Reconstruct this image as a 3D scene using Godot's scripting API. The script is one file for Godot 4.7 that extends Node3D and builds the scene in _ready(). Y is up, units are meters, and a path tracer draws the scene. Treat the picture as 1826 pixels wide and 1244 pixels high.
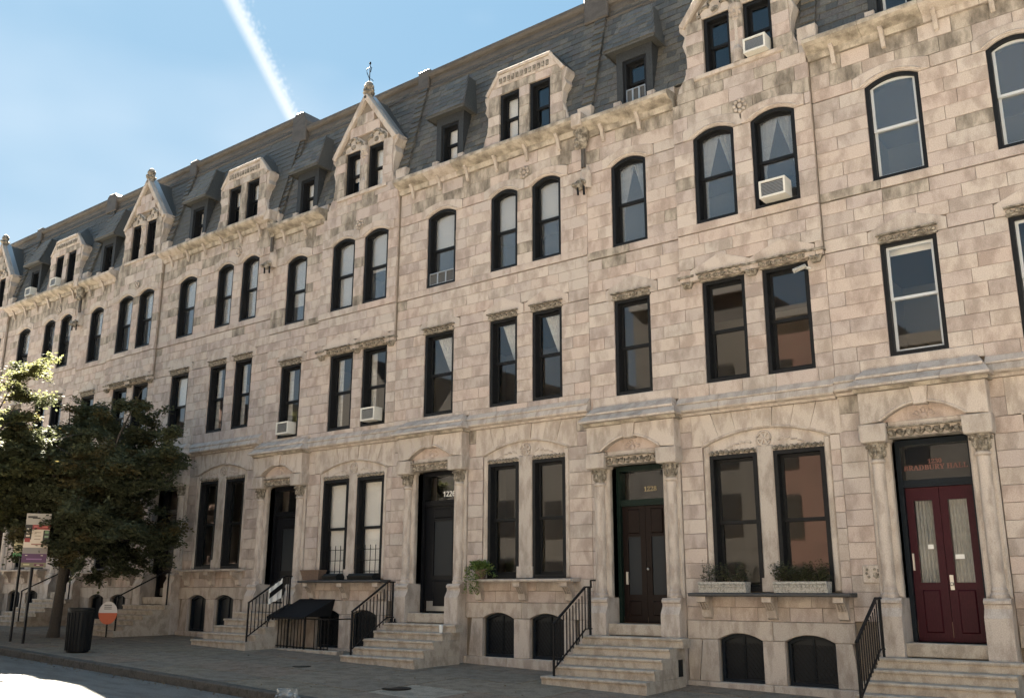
extends Node3D
# A row of stone terraced houses seen from across the street, backlit by the sun.
# Survey coordinates: x along the street, z = 0 on the house fronts (street at +z), y = 0 at eye level; every top-level node is lifted by LIFT.
const LIFT := 1.7
const PERIOD := 11.3317
var rng := RandomNumberGenerator.new()
var M := {}
var stone_tones := []
var trim_tones := []
var slate_tones := []
var slab_tones := []
var used := {}

# ---------------------------------------------------------------- mesh builder
class MB:
	var v := PackedVector3Array()
	var n := PackedVector3Array()
	var t := PackedVector2Array()
	var uv := false
	func tri(a: Vector3, b: Vector3, c: Vector3) -> void:  # counter-clockwise seen from outside
		var m := (b - a).cross(c - a)
		if m.length_squared() < 1e-14: return
		m = m.normalized()
		v.append(a); v.append(c); v.append(b)
		n.append(m); n.append(m); n.append(m)
	func quad(a: Vector3, b: Vector3, c: Vector3, d: Vector3) -> void:
		tri(a, b, c); tri(a, c, d)
	func quaduv(a: Vector3, b: Vector3, c: Vector3, d: Vector3) -> void:
		uv = true
		quad(a, b, c, d)
		for q in [Vector2(0, 1), Vector2(1, 0), Vector2(1, 1), Vector2(0, 1), Vector2(0, 0), Vector2(1, 0)]: t.append(q)
	func trin(a: Vector3, b: Vector3, c: Vector3, na: Vector3, nb: Vector3, nc: Vector3) -> void:
		v.append(a); v.append(c); v.append(b)
		n.append(na); n.append(nc); n.append(nb)
	func box(x0: float, x1: float, y0: float, y1: float, z0: float, z1: float, back := true) -> void:
		var a := Vector3(x0, y0, z1); var b := Vector3(x1, y0, z1); var c := Vector3(x1, y1, z1); var d := Vector3(x0, y1, z1)
		var e := Vector3(x0, y0, z0); var f := Vector3(x1, y0, z0); var g := Vector3(x1, y1, z0); var h := Vector3(x0, y1, z0)
		quad(a, b, c, d); quad(b, f, g, c); quad(e, a, d, h); quad(d, c, g, h); quad(e, f, b, a)
		if back: quad(f, e, h, g)
	# a dressed block: chamfered front arrises, front slightly out of plane
	func block(x0: float, x1: float, y0: float, y1: float, z0: float, z1: float, ch: float, j: Array) -> void:
		var o := [Vector3(x0, y0, z1 - ch), Vector3(x1, y0, z1 - ch), Vector3(x1, y1, z1 - ch), Vector3(x0, y1, z1 - ch)]
		var i := [Vector3(x0 + ch, y0 + ch, z1 + j[0]), Vector3(x1 - ch, y0 + ch, z1 + j[1]), Vector3(x1 - ch, y1 - ch, z1 + j[2]), Vector3(x0 + ch, y1 - ch, z1 + j[3])]
		quad(i[0], i[1], i[2], i[3])
		for k in 4:
			var q := (k + 1) % 4
			quad(o[k], o[q], i[q], i[k])
			quad(Vector3(o[k].x, o[k].y, z0), Vector3(o[q].x, o[q].y, z0), o[q], o[k])
	static func ccw(p: PackedVector2Array) -> PackedVector2Array:
		var a := 0.0
		for k in p.size():
			var q := p[(k + 1) % p.size()]
			a += p[k].x * q.y - q.x * p[k].y
		if a < 0.0:
			p = p.duplicate(); p.reverse()
		return p
	static func inset(p: PackedVector2Array, d: float) -> PackedVector2Array:
		var out := PackedVector2Array()
		var s := p.size()
		for k in s:
			var e1 := (p[k] - p[(k + s - 1) % s]).normalized()
			var e2 := (p[(k + 1) % s] - p[k]).normalized()
			var n1 := Vector2(e1.y, -e1.x); var n2 := Vector2(e2.y, -e2.x)
			out.append(p[k] - (n1 + n2) / maxf(0.35, 1.0 + n1.dot(n2)) * d)
		return out
	func cap(p: PackedVector2Array, z: float, front := true) -> void:
		var ix := Geometry2D.triangulate_polygon(p)
		for k in range(0, ix.size(), 3):
			var a := p[ix[k]]; var b := p[ix[k + 1]]; var c := p[ix[k + 2]]
			if (b - a).cross(c - a) < 0.0:
				var w := b; b = c; c = w
			if front: tri(Vector3(a.x, a.y, z), Vector3(b.x, b.y, z), Vector3(c.x, c.y, z))
			else: tri(Vector3(a.x, a.y, z), Vector3(c.x, c.y, z), Vector3(b.x, b.y, z))
	# outline in x, y pushed from z0 to z1
	func prism(poly: PackedVector2Array, z0: float, z1: float, ch := 0.0, back := false) -> void:
		var p := ccw(poly)
		var q := inset(p, ch) if ch > 0.0 else p
		cap(q, z1)
		if back: cap(p, z0, false)
		for k in p.size():
			var m := (k + 1) % p.size()
			quad(Vector3(p[k].x, p[k].y, z0), Vector3(p[m].x, p[m].y, z0), Vector3(p[m].x, p[m].y, z1 - ch), Vector3(p[k].x, p[k].y, z1 - ch))
			if ch > 0.0:
				quad(Vector3(p[k].x, p[k].y, z1 - ch), Vector3(p[m].x, p[m].y, z1 - ch), Vector3(q[m].x, q[m].y, z1), Vector3(q[k].x, q[k].y, z1))
	# a frame between two outlines with the same number of corners
	func ring(o: PackedVector2Array, i: PackedVector2Array, z0: float, z1: float) -> void:
		for k in o.size():
			var m := (k + 1) % o.size()
			var a := o[k]; var b := o[m]; var c := i[m]; var d := i[k]
			quad(Vector3(a.x, a.y, z1), Vector3(b.x, b.y, z1), Vector3(c.x, c.y, z1), Vector3(d.x, d.y, z1))
			quad(Vector3(b.x, b.y, z0), Vector3(a.x, a.y, z0), Vector3(d.x, d.y, z0), Vector3(c.x, c.y, z0))
			quad(Vector3(d.x, d.y, z1), Vector3(c.x, c.y, z1), Vector3(c.x, c.y, z0), Vector3(d.x, d.y, z0))
			quad(Vector3(a.x, a.y, z0), Vector3(b.x, b.y, z0), Vector3(b.x, b.y, z1), Vector3(a.x, a.y, z1))
	# profile of (z, y) pushed along x
	func xprism(prof: PackedVector2Array, x0: float, x1: float) -> void:
		var p := ccw(prof)
		for k in p.size():
			var m := (k + 1) % p.size()
			quad(Vector3(x0, p[k].y, p[k].x), Vector3(x1, p[k].y, p[k].x), Vector3(x1, p[m].y, p[m].x), Vector3(x0, p[m].y, p[m].x))
		var ix := Geometry2D.triangulate_polygon(p)
		for k in range(0, ix.size(), 3):
			var a := p[ix[k]]; var b := p[ix[k + 1]]; var c := p[ix[k + 2]]
			if (b - a).cross(c - a) < 0.0:
				var w := b; b = c; c = w
			tri(Vector3(x1, a.y, a.x), Vector3(x1, c.y, c.x), Vector3(x1, b.y, b.x))
			tri(Vector3(x0, a.y, a.x), Vector3(x0, b.y, b.x), Vector3(x0, c.y, c.x))
	func bar(a: Vector3, b: Vector3, w: float, h := -1.0) -> void:
		if h < 0.0: h = w
		var d := (b - a).normalized()
		var s := d.cross(Vector3.UP if absf(d.y) < 0.9 else Vector3.RIGHT).normalized()
		var u := s.cross(d)
		s *= w * 0.5; u *= h * 0.5
		var p := [a - s - u, a + s - u, a + s + u, a - s + u, b - s - u, b + s - u, b + s + u, b - s + u]
		quad(p[0], p[1], p[2], p[3])
		quad(p[7], p[6], p[5], p[4])
		for k in 4:
			var m := (k + 1) % 4
			quad(p[k], p[k + 4], p[m + 4], p[m])
	func tube(pts: Array, radii: Array, sides := 8) -> void:
		var rings := []
		for k in pts.size():
			var d: Vector3 = (pts[min(k + 1, pts.size() - 1)] - pts[max(k - 1, 0)]).normalized()
			var s := d.cross(Vector3.UP if absf(d.y) < 0.95 else Vector3.RIGHT).normalized()
			var u := s.cross(d)
			var r := []
			for q in sides:
				var w := TAU * q / sides
				r.append(s * cos(w) - u * sin(w))
			rings.append(r)
		for k in pts.size() - 1:
			for q in sides:
				var m := (q + 1) % sides
				var a: Vector3 = pts[k] + rings[k][q] * radii[k]; var b: Vector3 = pts[k] + rings[k][m] * radii[k]
				var c: Vector3 = pts[k + 1] + rings[k + 1][m] * radii[k + 1]; var d2: Vector3 = pts[k + 1] + rings[k + 1][q] * radii[k + 1]
				trin(a, b, c, rings[k][q], rings[k][m], rings[k + 1][m])
				trin(a, c, d2, rings[k][q], rings[k + 1][m], rings[k + 1][q])
		for e in [0, pts.size() - 1]:
			for q in range(1, sides - 1):
				var a: Vector3 = pts[e] + rings[e][0] * radii[e]; var b: Vector3 = pts[e] + rings[e][q] * radii[e]; var c: Vector3 = pts[e] + rings[e][q + 1] * radii[e]
				if e == 0: tri(a, c, b)
				else: tri(a, b, c)
	# profile of (radius, height) turned about the upright through c
	func lathe(c: Vector3, prof: Array, sides := 12) -> void:
		for k in prof.size() - 1:
			var p: Vector2 = prof[k]; var q: Vector2 = prof[k + 1]
			var sl := Vector2(q.y - p.y, p.x - q.x).normalized()
			for s in sides:
				var a0 := TAU * s / sides; var a1 := TAU * (s + 1) / sides
				var d0 := Vector3(sin(a0), 0, cos(a0)); var d1 := Vector3(sin(a1), 0, cos(a1))
				var n0 := d0 * sl.x + Vector3.UP * sl.y; var n1 := d1 * sl.x + Vector3.UP * sl.y
				var A := c + d0 * p.x + Vector3.UP * p.y; var B := c + d1 * p.x + Vector3.UP * p.y
				var C := c + d1 * q.x + Vector3.UP * q.y; var D := c + d0 * q.x + Vector3.UP * q.y
				if p.x > 1e-4: trin(A, B, C, n0, n1, n1)
				if q.x > 1e-4: trin(A, C, D, n0, n1, n0)
	func blob(c: Vector3, r: Vector3, tilt := 0.0) -> void:
		var B := Basis(Vector3(0, 0, 1), tilt)
		for i in 4:
			for k in 7:
				var f := func(a: int, b: int) -> Vector3:
					var th := PI * a / 4.0; var ph := TAU * b / 7.0
					return Vector3(sin(th) * cos(ph), cos(th), sin(th) * sin(ph))
				var a: Vector3 = f.call(i, k); var b: Vector3 = f.call(i, k + 1); var d: Vector3 = f.call(i + 1, k); var e: Vector3 = f.call(i + 1, k + 1)
				if i > 0: trin(c + B * (a * r), c + B * (b * r), c + B * (e * r), B * (a / r).normalized(), B * (b / r).normalized(), B * (e / r).normalized())
				if i < 3: trin(c + B * (a * r), c + B * (e * r), c + B * (d * r), B * (a / r).normalized(), B * (e / r).normalized(), B * (d / r).normalized())
	func mesh(off: Vector3) -> ArrayMesh:
		var w := v.duplicate()
		for k in w.size(): w[k] -= off
		var arr := []
		arr.resize(Mesh.ARRAY_MAX)
		arr[Mesh.ARRAY_VERTEX] = w
		arr[Mesh.ARRAY_NORMAL] = n
		if uv and t.size() == v.size(): arr[Mesh.ARRAY_TEX_UV] = t
		var m := ArrayMesh.new()
		m.add_surface_from_arrays(Mesh.PRIMITIVE_TRIANGLES, arr)
		return m

# ---------------------------------------------------------------- nodes
func numbered(called: String) -> String:
	if not used.has(called):
		used[called] = 0
		return called
	used[called] += 1
	return "%s_%03d" % [called, used[called]]
func thing(called: String, off: Vector3, label: String, category: String, group := "") -> Node3D:
	var o := Node3D.new()
	o.name = numbered(called)
	add_child(o)
	o.position = off + Vector3(0, LIFT, 0)
	o.set_meta("label", label); o.set_meta("category", category); o.set_meta("off", off)
	if group: o.set_meta("group", group)
	return o
func put(called: String, mb: MB, m: Material, parent: Node3D, kind := "") -> MeshInstance3D:
	var o := MeshInstance3D.new()
	o.name = called
	var top: Node3D = parent
	while top.get_parent() != self: top = top.get_parent()
	o.mesh = mb.mesh(top.get_meta("off"))
	o.material_override = m
	parent.add_child(o, true)
	if kind: o.set_meta("kind", kind)
	return o
func setting(called: String, mb: MB, m: Material) -> MeshInstance3D:
	var o := MeshInstance3D.new()
	o.name = numbered(called)
	o.mesh = mb.mesh(Vector3.ZERO)
	o.material_override = m
	add_child(o)
	o.position = Vector3(0, LIFT, 0)
	o.set_meta("kind", "structure"); o.set_meta("off", Vector3.ZERO)
	return o
func clear_offs() -> void:
	for c in get_children():
		if c.has_meta("off"): c.remove_meta("off")

# ---------------------------------------------------------------- materials
func lin(r: float, g: float, b: float) -> Color:
	return Color(r, g, b).linear_to_srgb()
func noise_tex(sd: int, freq: float, oct: int, lo: Color, hi: Color, kind := FastNoiseLite.TYPE_SIMPLEX_SMOOTH, size := 512, pos := [0.0, 1.0]) -> NoiseTexture2D:
	var f := FastNoiseLite.new()
	f.seed = sd; f.frequency = freq; f.fractal_octaves = oct; f.noise_type = kind
	f.fractal_gain = 0.6
	var t := NoiseTexture2D.new()
	t.width = size; t.height = size; t.seamless = true; t.noise = f
	var g := Gradient.new()
	g.offsets = PackedFloat32Array(pos)
	g.colors = PackedColorArray([lo, hi])
	t.color_ramp = g
	return t
func solid(c: Color, rough := 0.8, metal := 0.0) -> StandardMaterial3D:
	var m := StandardMaterial3D.new()
	m.albedo_color = c; m.roughness = rough; m.metallic = metal
	return m
func textured(c: Color, fine: Texture2D, fscale: Vector3, coarse: Texture2D, cscale: Vector3, bump := 0.0, rough := 0.9, off := Vector3.ZERO) -> StandardMaterial3D:
	var m := solid(c, rough)
	m.albedo_texture = fine
	m.uv1_triplanar = true; m.uv1_world_triplanar = true; m.uv1_scale = fscale; m.uv1_offset = off
	m.uv1_triplanar_sharpness = 8.0
	if coarse:
		m.detail_enabled = true
		m.detail_albedo = coarse
		m.detail_blend_mode = BaseMaterial3D.BLEND_MODE_MUL
		m.detail_uv_layer = BaseMaterial3D.DETAIL_UV_2
		m.uv2_triplanar = true; m.uv2_world_triplanar = true; m.uv2_scale = cscale; m.uv2_offset = off * 1.7
		m.uv2_triplanar_sharpness = 8.0
	if bump > 0.0:
		m.heightmap_enabled = true
		m.heightmap_texture = fine
		m.heightmap_scale = bump
	return m
func glass() -> StandardMaterial3D:
	var m := solid(Color(0.02, 0.03, 0.035, 0.06), 0.02)
	m.transparency = BaseMaterial3D.TRANSPARENCY_ALPHA
	return m
func make_materials() -> void:
	var grain := noise_tex(3, 0.045, 5, Color(0.90, 0.895, 0.89), Color(1, 1, 1), FastNoiseLite.TYPE_SIMPLEX_SMOOTH, 512, [0.2, 0.75])
	var streak := noise_tex(8, 0.012, 5, Color(0.86, 0.85, 0.84), Color(1, 1, 1), FastNoiseLite.TYPE_SIMPLEX_SMOOTH, 512, [0.25, 0.6])
	var soot := noise_tex(21, 0.016, 5, Color(0.72, 0.71, 0.70), Color(1, 1, 1), FastNoiseLite.TYPE_SIMPLEX_SMOOTH, 512, [0.10, 0.48])
	var crust := noise_tex(41, 0.014, 6, Color(0.48, 0.47, 0.455), Color(1, 1, 1), FastNoiseLite.TYPE_SIMPLEX_SMOOTH, 512, [0.10, 0.75])
	var grime := noise_tex(47, 0.010, 6, Color(0.60, 0.59, 0.58), Color(1, 1, 1), FastNoiseLite.TYPE_SIMPLEX_SMOOTH, 512, [0.10, 0.72])
	var rough_tex := noise_tex(5, 0.03, 6, Color(0.78, 0.78, 0.78), Color(1, 1, 1), FastNoiseLite.TYPE_SIMPLEX_SMOOTH, 512, [0.15, 0.8])
	var wood := noise_tex(31, 0.03, 4, Color(0.75, 0.75, 0.75), Color(1, 1, 1))
	var bases := [Vector3(0.465, 0.398, 0.359), Vector3(0.445, 0.388, 0.359), Vector3(0.480, 0.412, 0.368), Vector3(0.500, 0.437, 0.395), Vector3(0.435, 0.373, 0.348), Vector3(0.475, 0.393, 0.353), Vector3(0.454, 0.403, 0.368), Vector3(0.419, 0.364, 0.336), Vector3(0.489, 0.412, 0.368), Vector3(0.445, 0.378, 0.348)]
	for k in bases.size():
		var b: Vector3 = bases[k]
		stone_tones.append(textured(lin(b.x, b.y, b.z), grain, Vector3.ONE * 1.6, streak, Vector3(0.33, 0.16, 0.33), 0.14, 0.92, Vector3(k * 0.37, k * 0.61, k * 0.23)))
	for k in 4:
		var b: Vector3 = [Vector3(0.459, 0.405, 0.361), Vector3(0.484, 0.425, 0.377), Vector3(0.440, 0.391, 0.352), Vector3(0.500, 0.439, 0.393)][k]
		trim_tones.append(textured(lin(b.x, b.y, b.z), grain, Vector3.ONE * 1.6, streak, Vector3(0.5, 0.2, 0.5), 0.14, 0.92, Vector3(k * 0.31, k * 0.17, k * 0.43)))
	M.carved = textured(lin(0.42, 0.375, 0.315), rough_tex, Vector3.ONE * 3.0, crust, Vector3.ONE * 0.8, 1.0, 0.95)
	M.crusted = textured(lin(0.43, 0.385, 0.325), grain, Vector3.ONE * 1.6, grime, Vector3(0.4, 0.3, 0.4), 0.2, 0.95)
	M.sooty = textured(lin(0.40, 0.355, 0.305), grain, Vector3.ONE * 1.6, grime, Vector3(0.55, 0.22, 0.55), 0.2)
	M.mortar = textured(lin(0.20, 0.165, 0.13), grain, Vector3.ONE * 2.0, null, Vector3.ONE, 0.5)
	for k in 6:
		var b: Vector3 = [Vector3(0.095, 0.093, 0.086), Vector3(0.078, 0.079, 0.075), Vector3(0.118, 0.113, 0.101), Vector3(0.103, 0.095, 0.089), Vector3(0.068, 0.069, 0.066), Vector3(0.135, 0.125, 0.108)][k]
		slate_tones.append(textured(lin(b.x, b.y, b.z), rough_tex, Vector3.ONE * 1.1, null, Vector3.ONE, 0.5, 0.62, Vector3(k * 0.3, k * 0.2, 0)))
	M.roof_metal = textured(lin(0.075, 0.066, 0.058), grain, Vector3.ONE * 0.7, streak, Vector3(0.3, 0.6, 0.3), 0.2, 0.6)
	M.flashing = solid(lin(0.34, 0.35, 0.36), 0.35, 0.6)
	M.roof_tar = solid(lin(0.06, 0.06, 0.06), 0.9)
	M.frame_black = textured(lin(0.016, 0.017, 0.019), wood, Vector3(2, 0.5, 2), null, Vector3.ONE, 0.1, 0.45)
	M.frame_white = solid(lin(0.46, 0.48, 0.50), 0.45)
	M.dormer_paint = textured(lin(0.045, 0.05, 0.056), wood, Vector3(2, 0.6, 2), null, Vector3.ONE, 0.15, 0.6)
	M.glass = glass()
	M.pale_glass = solid(Color(0.42, 0.43, 0.44, 0.11), 0.03)  # grey in the glass colour: dust, plus brighter sky reflection painted in
	M.pale_glass.transparency = BaseMaterial3D.TRANSPARENCY_ALPHA
	M.dim_pane = solid(lin(0.014, 0.018, 0.023), 0.4)
	M.dim_pane.metallic_specular = 0.32
	M.plaster = solid(lin(0.34, 0.31, 0.27), 0.95)
	M.floorboards = solid(lin(0.14, 0.09, 0.055), 0.7)
	M.blind = solid(lin(0.72, 0.70, 0.66), 0.9)
	M.curtain = textured(lin(0.68, 0.67, 0.64), wood, Vector3(3, 0.6, 3), null, Vector3.ONE, 0.1, 0.9)
	M.net = textured(lin(0.50, 0.49, 0.45), wood, Vector3(6, 0.4, 6), null, Vector3.ONE, 0.1, 0.95)
	M.maroon = textured(lin(0.050, 0.009, 0.016), wood, Vector3(3, 0.5, 3), null, Vector3.ONE, 0.15, 0.42)
	M.brown_door = textured(lin(0.015, 0.009, 0.008), wood, Vector3(3, 0.5, 3), null, Vector3.ONE, 0.15, 0.4)
	M.black_door = textured(lin(0.010, 0.011, 0.014), wood, Vector3(3, 0.5, 3), null, Vector3.ONE, 0.1, 0.35)
	M.green_paint = textured(lin(0.012, 0.024, 0.020), wood, Vector3(3, 0.5, 3), null, Vector3.ONE, 0.1, 0.4)
	M.navy_paint = textured(lin(0.012, 0.018, 0.026), wood, Vector3(3, 0.5, 3), null, Vector3.ONE, 0.1, 0.4)
	M.steel = solid(lin(0.45, 0.44, 0.42), 0.35, 0.8)
	M.brass = solid(lin(0.30, 0.24, 0.13), 0.5)
	M.iron = textured(lin(0.014, 0.014, 0.015), rough_tex, Vector3.ONE * 4, null, Vector3.ONE, 0.2, 0.5)
	M.letter_red = solid(lin(0.17, 0.065, 0.05), 0.6)
	M.paper = solid(lin(0.72, 0.72, 0.70), 0.8)
	M.sign_white = solid(lin(0.62, 0.60, 0.60), 0.5)
	M.sign_orange = solid(lin(0.55, 0.13, 0.06), 0.5)
	M.dry_leaf = solid(lin(0.11, 0.075, 0.035), 0.8)
	M.film = solid(Color(0.75, 0.78, 0.8, 0.04), 0.1)
	M.film.transparency = BaseMaterial3D.TRANSPARENCY_ALPHA
	M.step_stone = textured(lin(0.44, 0.385, 0.325), grain, Vector3.ONE * 1.6, streak, Vector3(0.6, 0.4, 0.6), 0.15)
	M.shelf_dark = textured(lin(0.055, 0.054, 0.055), rough_tex, Vector3.ONE * 2, null, Vector3.ONE, 0.3, 0.6)
	M.ac_white = textured(lin(0.62, 0.61, 0.57), grain, Vector3.ONE * 2, null, Vector3.ONE, 0.0, 0.5)
	M.ac_grille = solid(lin(0.06, 0.06, 0.06), 0.7)
	M.awning = textured(lin(0.016, 0.017, 0.020), wood, Vector3(3, 3, 3), null, Vector3.ONE, 0.1, 0.8)
	M.terracotta = textured(lin(0.16, 0.11, 0.085), rough_tex, Vector3.ONE * 2, null, Vector3.ONE, 0.4)
	M.planter = textured(lin(0.42, 0.41, 0.385), rough_tex, Vector3.ONE * 2, soot, Vector3.ONE * 1.6, 0.6)
	M.bin_black = textured(lin(0.012, 0.013, 0.014), grain, Vector3.ONE * 2, null, Vector3.ONE, 0.2, 0.45)
	for q in ["frame_black", "black_door", "brown_door", "navy_paint", "green_paint", "maroon", "iron", "awning", "bin_black", "dormer_paint"]: M[q].metallic_specular = 0.25
	for k in 6:
		var b: Vector3 = [Vector3(0.245, 0.20, 0.152), Vector3(0.265, 0.218, 0.165), Vector3(0.262, 0.198, 0.147), Vector3(0.228, 0.19, 0.148), Vector3(0.25, 0.205, 0.15), Vector3(0.37, 0.325, 0.26)][k]
		slab_tones.append(textured(lin(b.x, b.y, b.z), rough_tex, Vector3.ONE * 1.2, streak, Vector3.ONE * 0.4, 0.6, 0.95, Vector3(k * 0.4, 0, k * 0.7)))
	M.curb = textured(lin(0.085, 0.077, 0.066), rough_tex, Vector3.ONE * 1.3, soot, Vector3.ONE * 0.5, 0.8)
	M.asphalt = textured(lin(0.18, 0.175, 0.162), rough_tex, Vector3.ONE * 1.4, streak, Vector3(0.12, 0.12, 0.3), 0.8, 0.92)
	M.earth = textured(lin(0.12, 0.115, 0.10), rough_tex, Vector3.ONE * 0.4, null, Vector3.ONE)
	M.bark = textured(lin(0.060, 0.050, 0.042), rough_tex, Vector3(3, 0.8, 3), null, Vector3.ONE, 1.5)
	for k in 3:
		var c: Vector3 = [Vector3(0.062, 0.062, 0.028), Vector3(0.056, 0.062, 0.036), Vector3(0.070, 0.060, 0.030)][k]
		var m := solid(lin(c.x, c.y, c.z), 0.55)
		m.metallic_specular = 0.2
		m.roughness = 0.8
		m.backlight_enabled = true
		m.backlight = [lin(0.125, 0.130, 0.055), lin(0.060, 0.066, 0.034), lin(0.070, 0.058, 0.022)][k]
		M["leaf%d" % k] = m
	M.leaf_fresh = solid(lin(0.085, 0.12, 0.03), 0.5)
	M.leaf_fresh.backlight_enabled = true
	M.leaf_fresh.backlight = lin(0.14, 0.19, 0.045)
	var bricks := [Vector3(0.11, 0.048, 0.034), Vector3(0.11, 0.055, 0.04), Vector3(0.42, 0.36, 0.28), Vector3(0.055, 0.049, 0.044)]
	for k in 4:
		var b: Vector3 = bricks[k]
		M["brick%d" % k] = textured(lin(b.x, b.y, b.z), rough_tex, Vector3.ONE * 1.3, streak, Vector3.ONE * 0.2, 0.5)

# ---------------------------------------------------------------- ground heights
func gy_wall(x: float) -> float:
	return -1.72 - 0.0247 * (clampf(x, -60, 10) + 7.0)
func gy_curb(x: float) -> float:
	var c := clampf(x, -60, 10)
	if c < -25.0: return -1.73 - 0.0366 * (-25.0 + 13.4) - 0.026 * (c + 25.0)
	if c > -9.0: return -1.73 - 0.0366 * (-9.0 + 13.4) - 0.016 * (c + 9.0)
	return -1.73 - 0.0366 * (c + 13.4)
const CURB_Z := 5.8
func gy(x: float, z: float) -> float:
	if z <= CURB_Z: return lerpf(gy_wall(x), gy_curb(x), z / CURB_Z)
	if z < 15.2: return gy_curb(x) - 0.16 + 0.10 * sin(PI * (z - CURB_Z) / (15.2 - CURB_Z))
	return gy_curb(x)

func _ready() -> void:
	rng.seed = 20240611
	# ------------------------------------------------ camera
	var cam := Camera3D.new()
	cam.name = "camera"
	add_child(cam)
	cam.position = Vector3(0, LIFT, 17)
	cam.rotation = Vector3(0.249636, 0.666214, 0.003454)
	cam.fov = 40.197
	cam.near = 0.1; cam.far = 4000
	# ------------------------------------------------ sky and sun
	var sun_dir := Vector3(-0.9, 1.0, -0.49).normalized()
	var env := Environment.new()
	env.background_mode = Environment.BG_SKY
	env.sky = make_sky(sun_dir)
	env.tonemap_mode = Environment.TONE_MAPPER_LINEAR
	env.tonemap_exposure = 19.0
	env.sdfgi_enabled = true; env.ssao_enabled = true; env.ssil_enabled = true
	var we := WorldEnvironment.new()
	we.name = "world"
	we.environment = env
	add_child(we)
	var sun := DirectionalLight3D.new()
	sun.name = "sun"
	sun.light_energy = 1.6
	sun.light_color = Color(1.0, 0.96, 0.89)
	sun.light_angular_distance = 0.53
	sun.shadow_enabled = true
	add_child(sun)
	sun.look_at_from_position(Vector3.ZERO, -sun_dir, Vector3.UP)
	# ------------------------------------------------ structure, then things
	make_materials()
	ground()
	houses()
	opposite_side()
	street_things()
	trees()
	clear_offs()

func make_sky(sun_dir: Vector3) -> Sky:
	var w := 512; var h := 256
	var im := Image.create(w, h, false, Image.FORMAT_RGBF)
	var f := FastNoiseLite.new()
	f.seed = 4; f.frequency = 0.9; f.fractal_octaves = 4
	for j in h:
		var th := PI * (j + 0.5) / h
		for i in w:
			var d := sky_dir((i + 0.5) / w, th)
			var up := maxf(d.y, 0.0)
			var c := Vector3(0.0129, 0.0268, 0.0418).lerp(Vector3(0.0180, 0.0314, 0.0426), pow(1.0 - up, 2.0)).lerp(Vector3(0.052, 0.058, 0.062), pow(1.0 - up, 4.5))
			var g := acos(clampf(d.dot(sun_dir), -1, 1))
			c += Vector3(0.0120, 0.0100, 0.0065) * exp(-g / 0.30)
			var wisp := clampf(f.get_noise_3d(d.x * 3.0, d.y * 6.0, d.z * 3.0) * 1.3 + 0.2, 0.0, 1.4)
			c += Vector3(0.0085, 0.0065, 0.0045) * wisp
			if d.y < 0.0: c = Vector3(0.075, 0.07, 0.06)
			im.set_pixel(i, j, Color(c.x, c.y, c.z))
	im.resize(4096, 2048, Image.INTERPOLATE_BILINEAR)
	# the vapour trail: a great circle through two measured directions
	var A := Vector3(-0.70092, 0.54394, -0.46135).normalized()
	var B := Vector3(-0.7053, 0.45404, -0.54442).normalized()
	var pole := A.cross(B).normalized()
	var along := (B - A * A.dot(B)).normalized()
	var span := A.angle_to(B)
	f.frequency = 1.0
	for j in range(380, 900):
		var th := PI * (j + 0.5) / 2048.0
		for i in range(0, 4096):
			var u := (i + 0.5) / 4096.0
			if u < trail_u0 or u > trail_u1: continue
			var d := sky_dir(u, th)
			var off := d.dot(pole)
			if absf(off) > 0.02: continue
			var s := atan2(d.dot(along), d.dot(A)) / span
			if s < -3.5 or s > 3.0: continue
			var wid := lerpf(0.0088, 0.0062, clampf((s + 0.3) / 1.5, 0, 1))
			var fray := f.get_noise_2d(s * 60.0, off * 1500.0) * 0.55 + f.get_noise_2d(s * 17.0, off * 400.0 + 50.0) * 0.55
			var q := off / wid
			var a := 0.0
			if q > 0: a = clampf(1.25 - absf(q) * (1.0), 0, 1)
			else: a = clampf(1.15 - absf(q) * 0.95 + fray * 1.1 * absf(q), 0, 1)
			a *= 0.86 + fray * 0.25
			a = clampf(a, 0, 1) * 0.9
			var c := im.get_pixel(i, j)
			im.set_pixel(i, j, c.lerp(Color(0.058, 0.0610, 0.0630), a))
	var pm := PanoramaSkyMaterial.new()
	pm.panorama = ImageTexture.create_from_image(im)
	var sky := Sky.new()
	sky.sky_material = pm
	return sky
var trail_u0 := 0.0
var trail_u1 := 1.0
func sky_dir(u: float, th: float) -> Vector3:
	var ph := u * TAU
	return Vector3(sin(ph) * sin(th), cos(th), -cos(ph) * sin(th))

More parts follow.
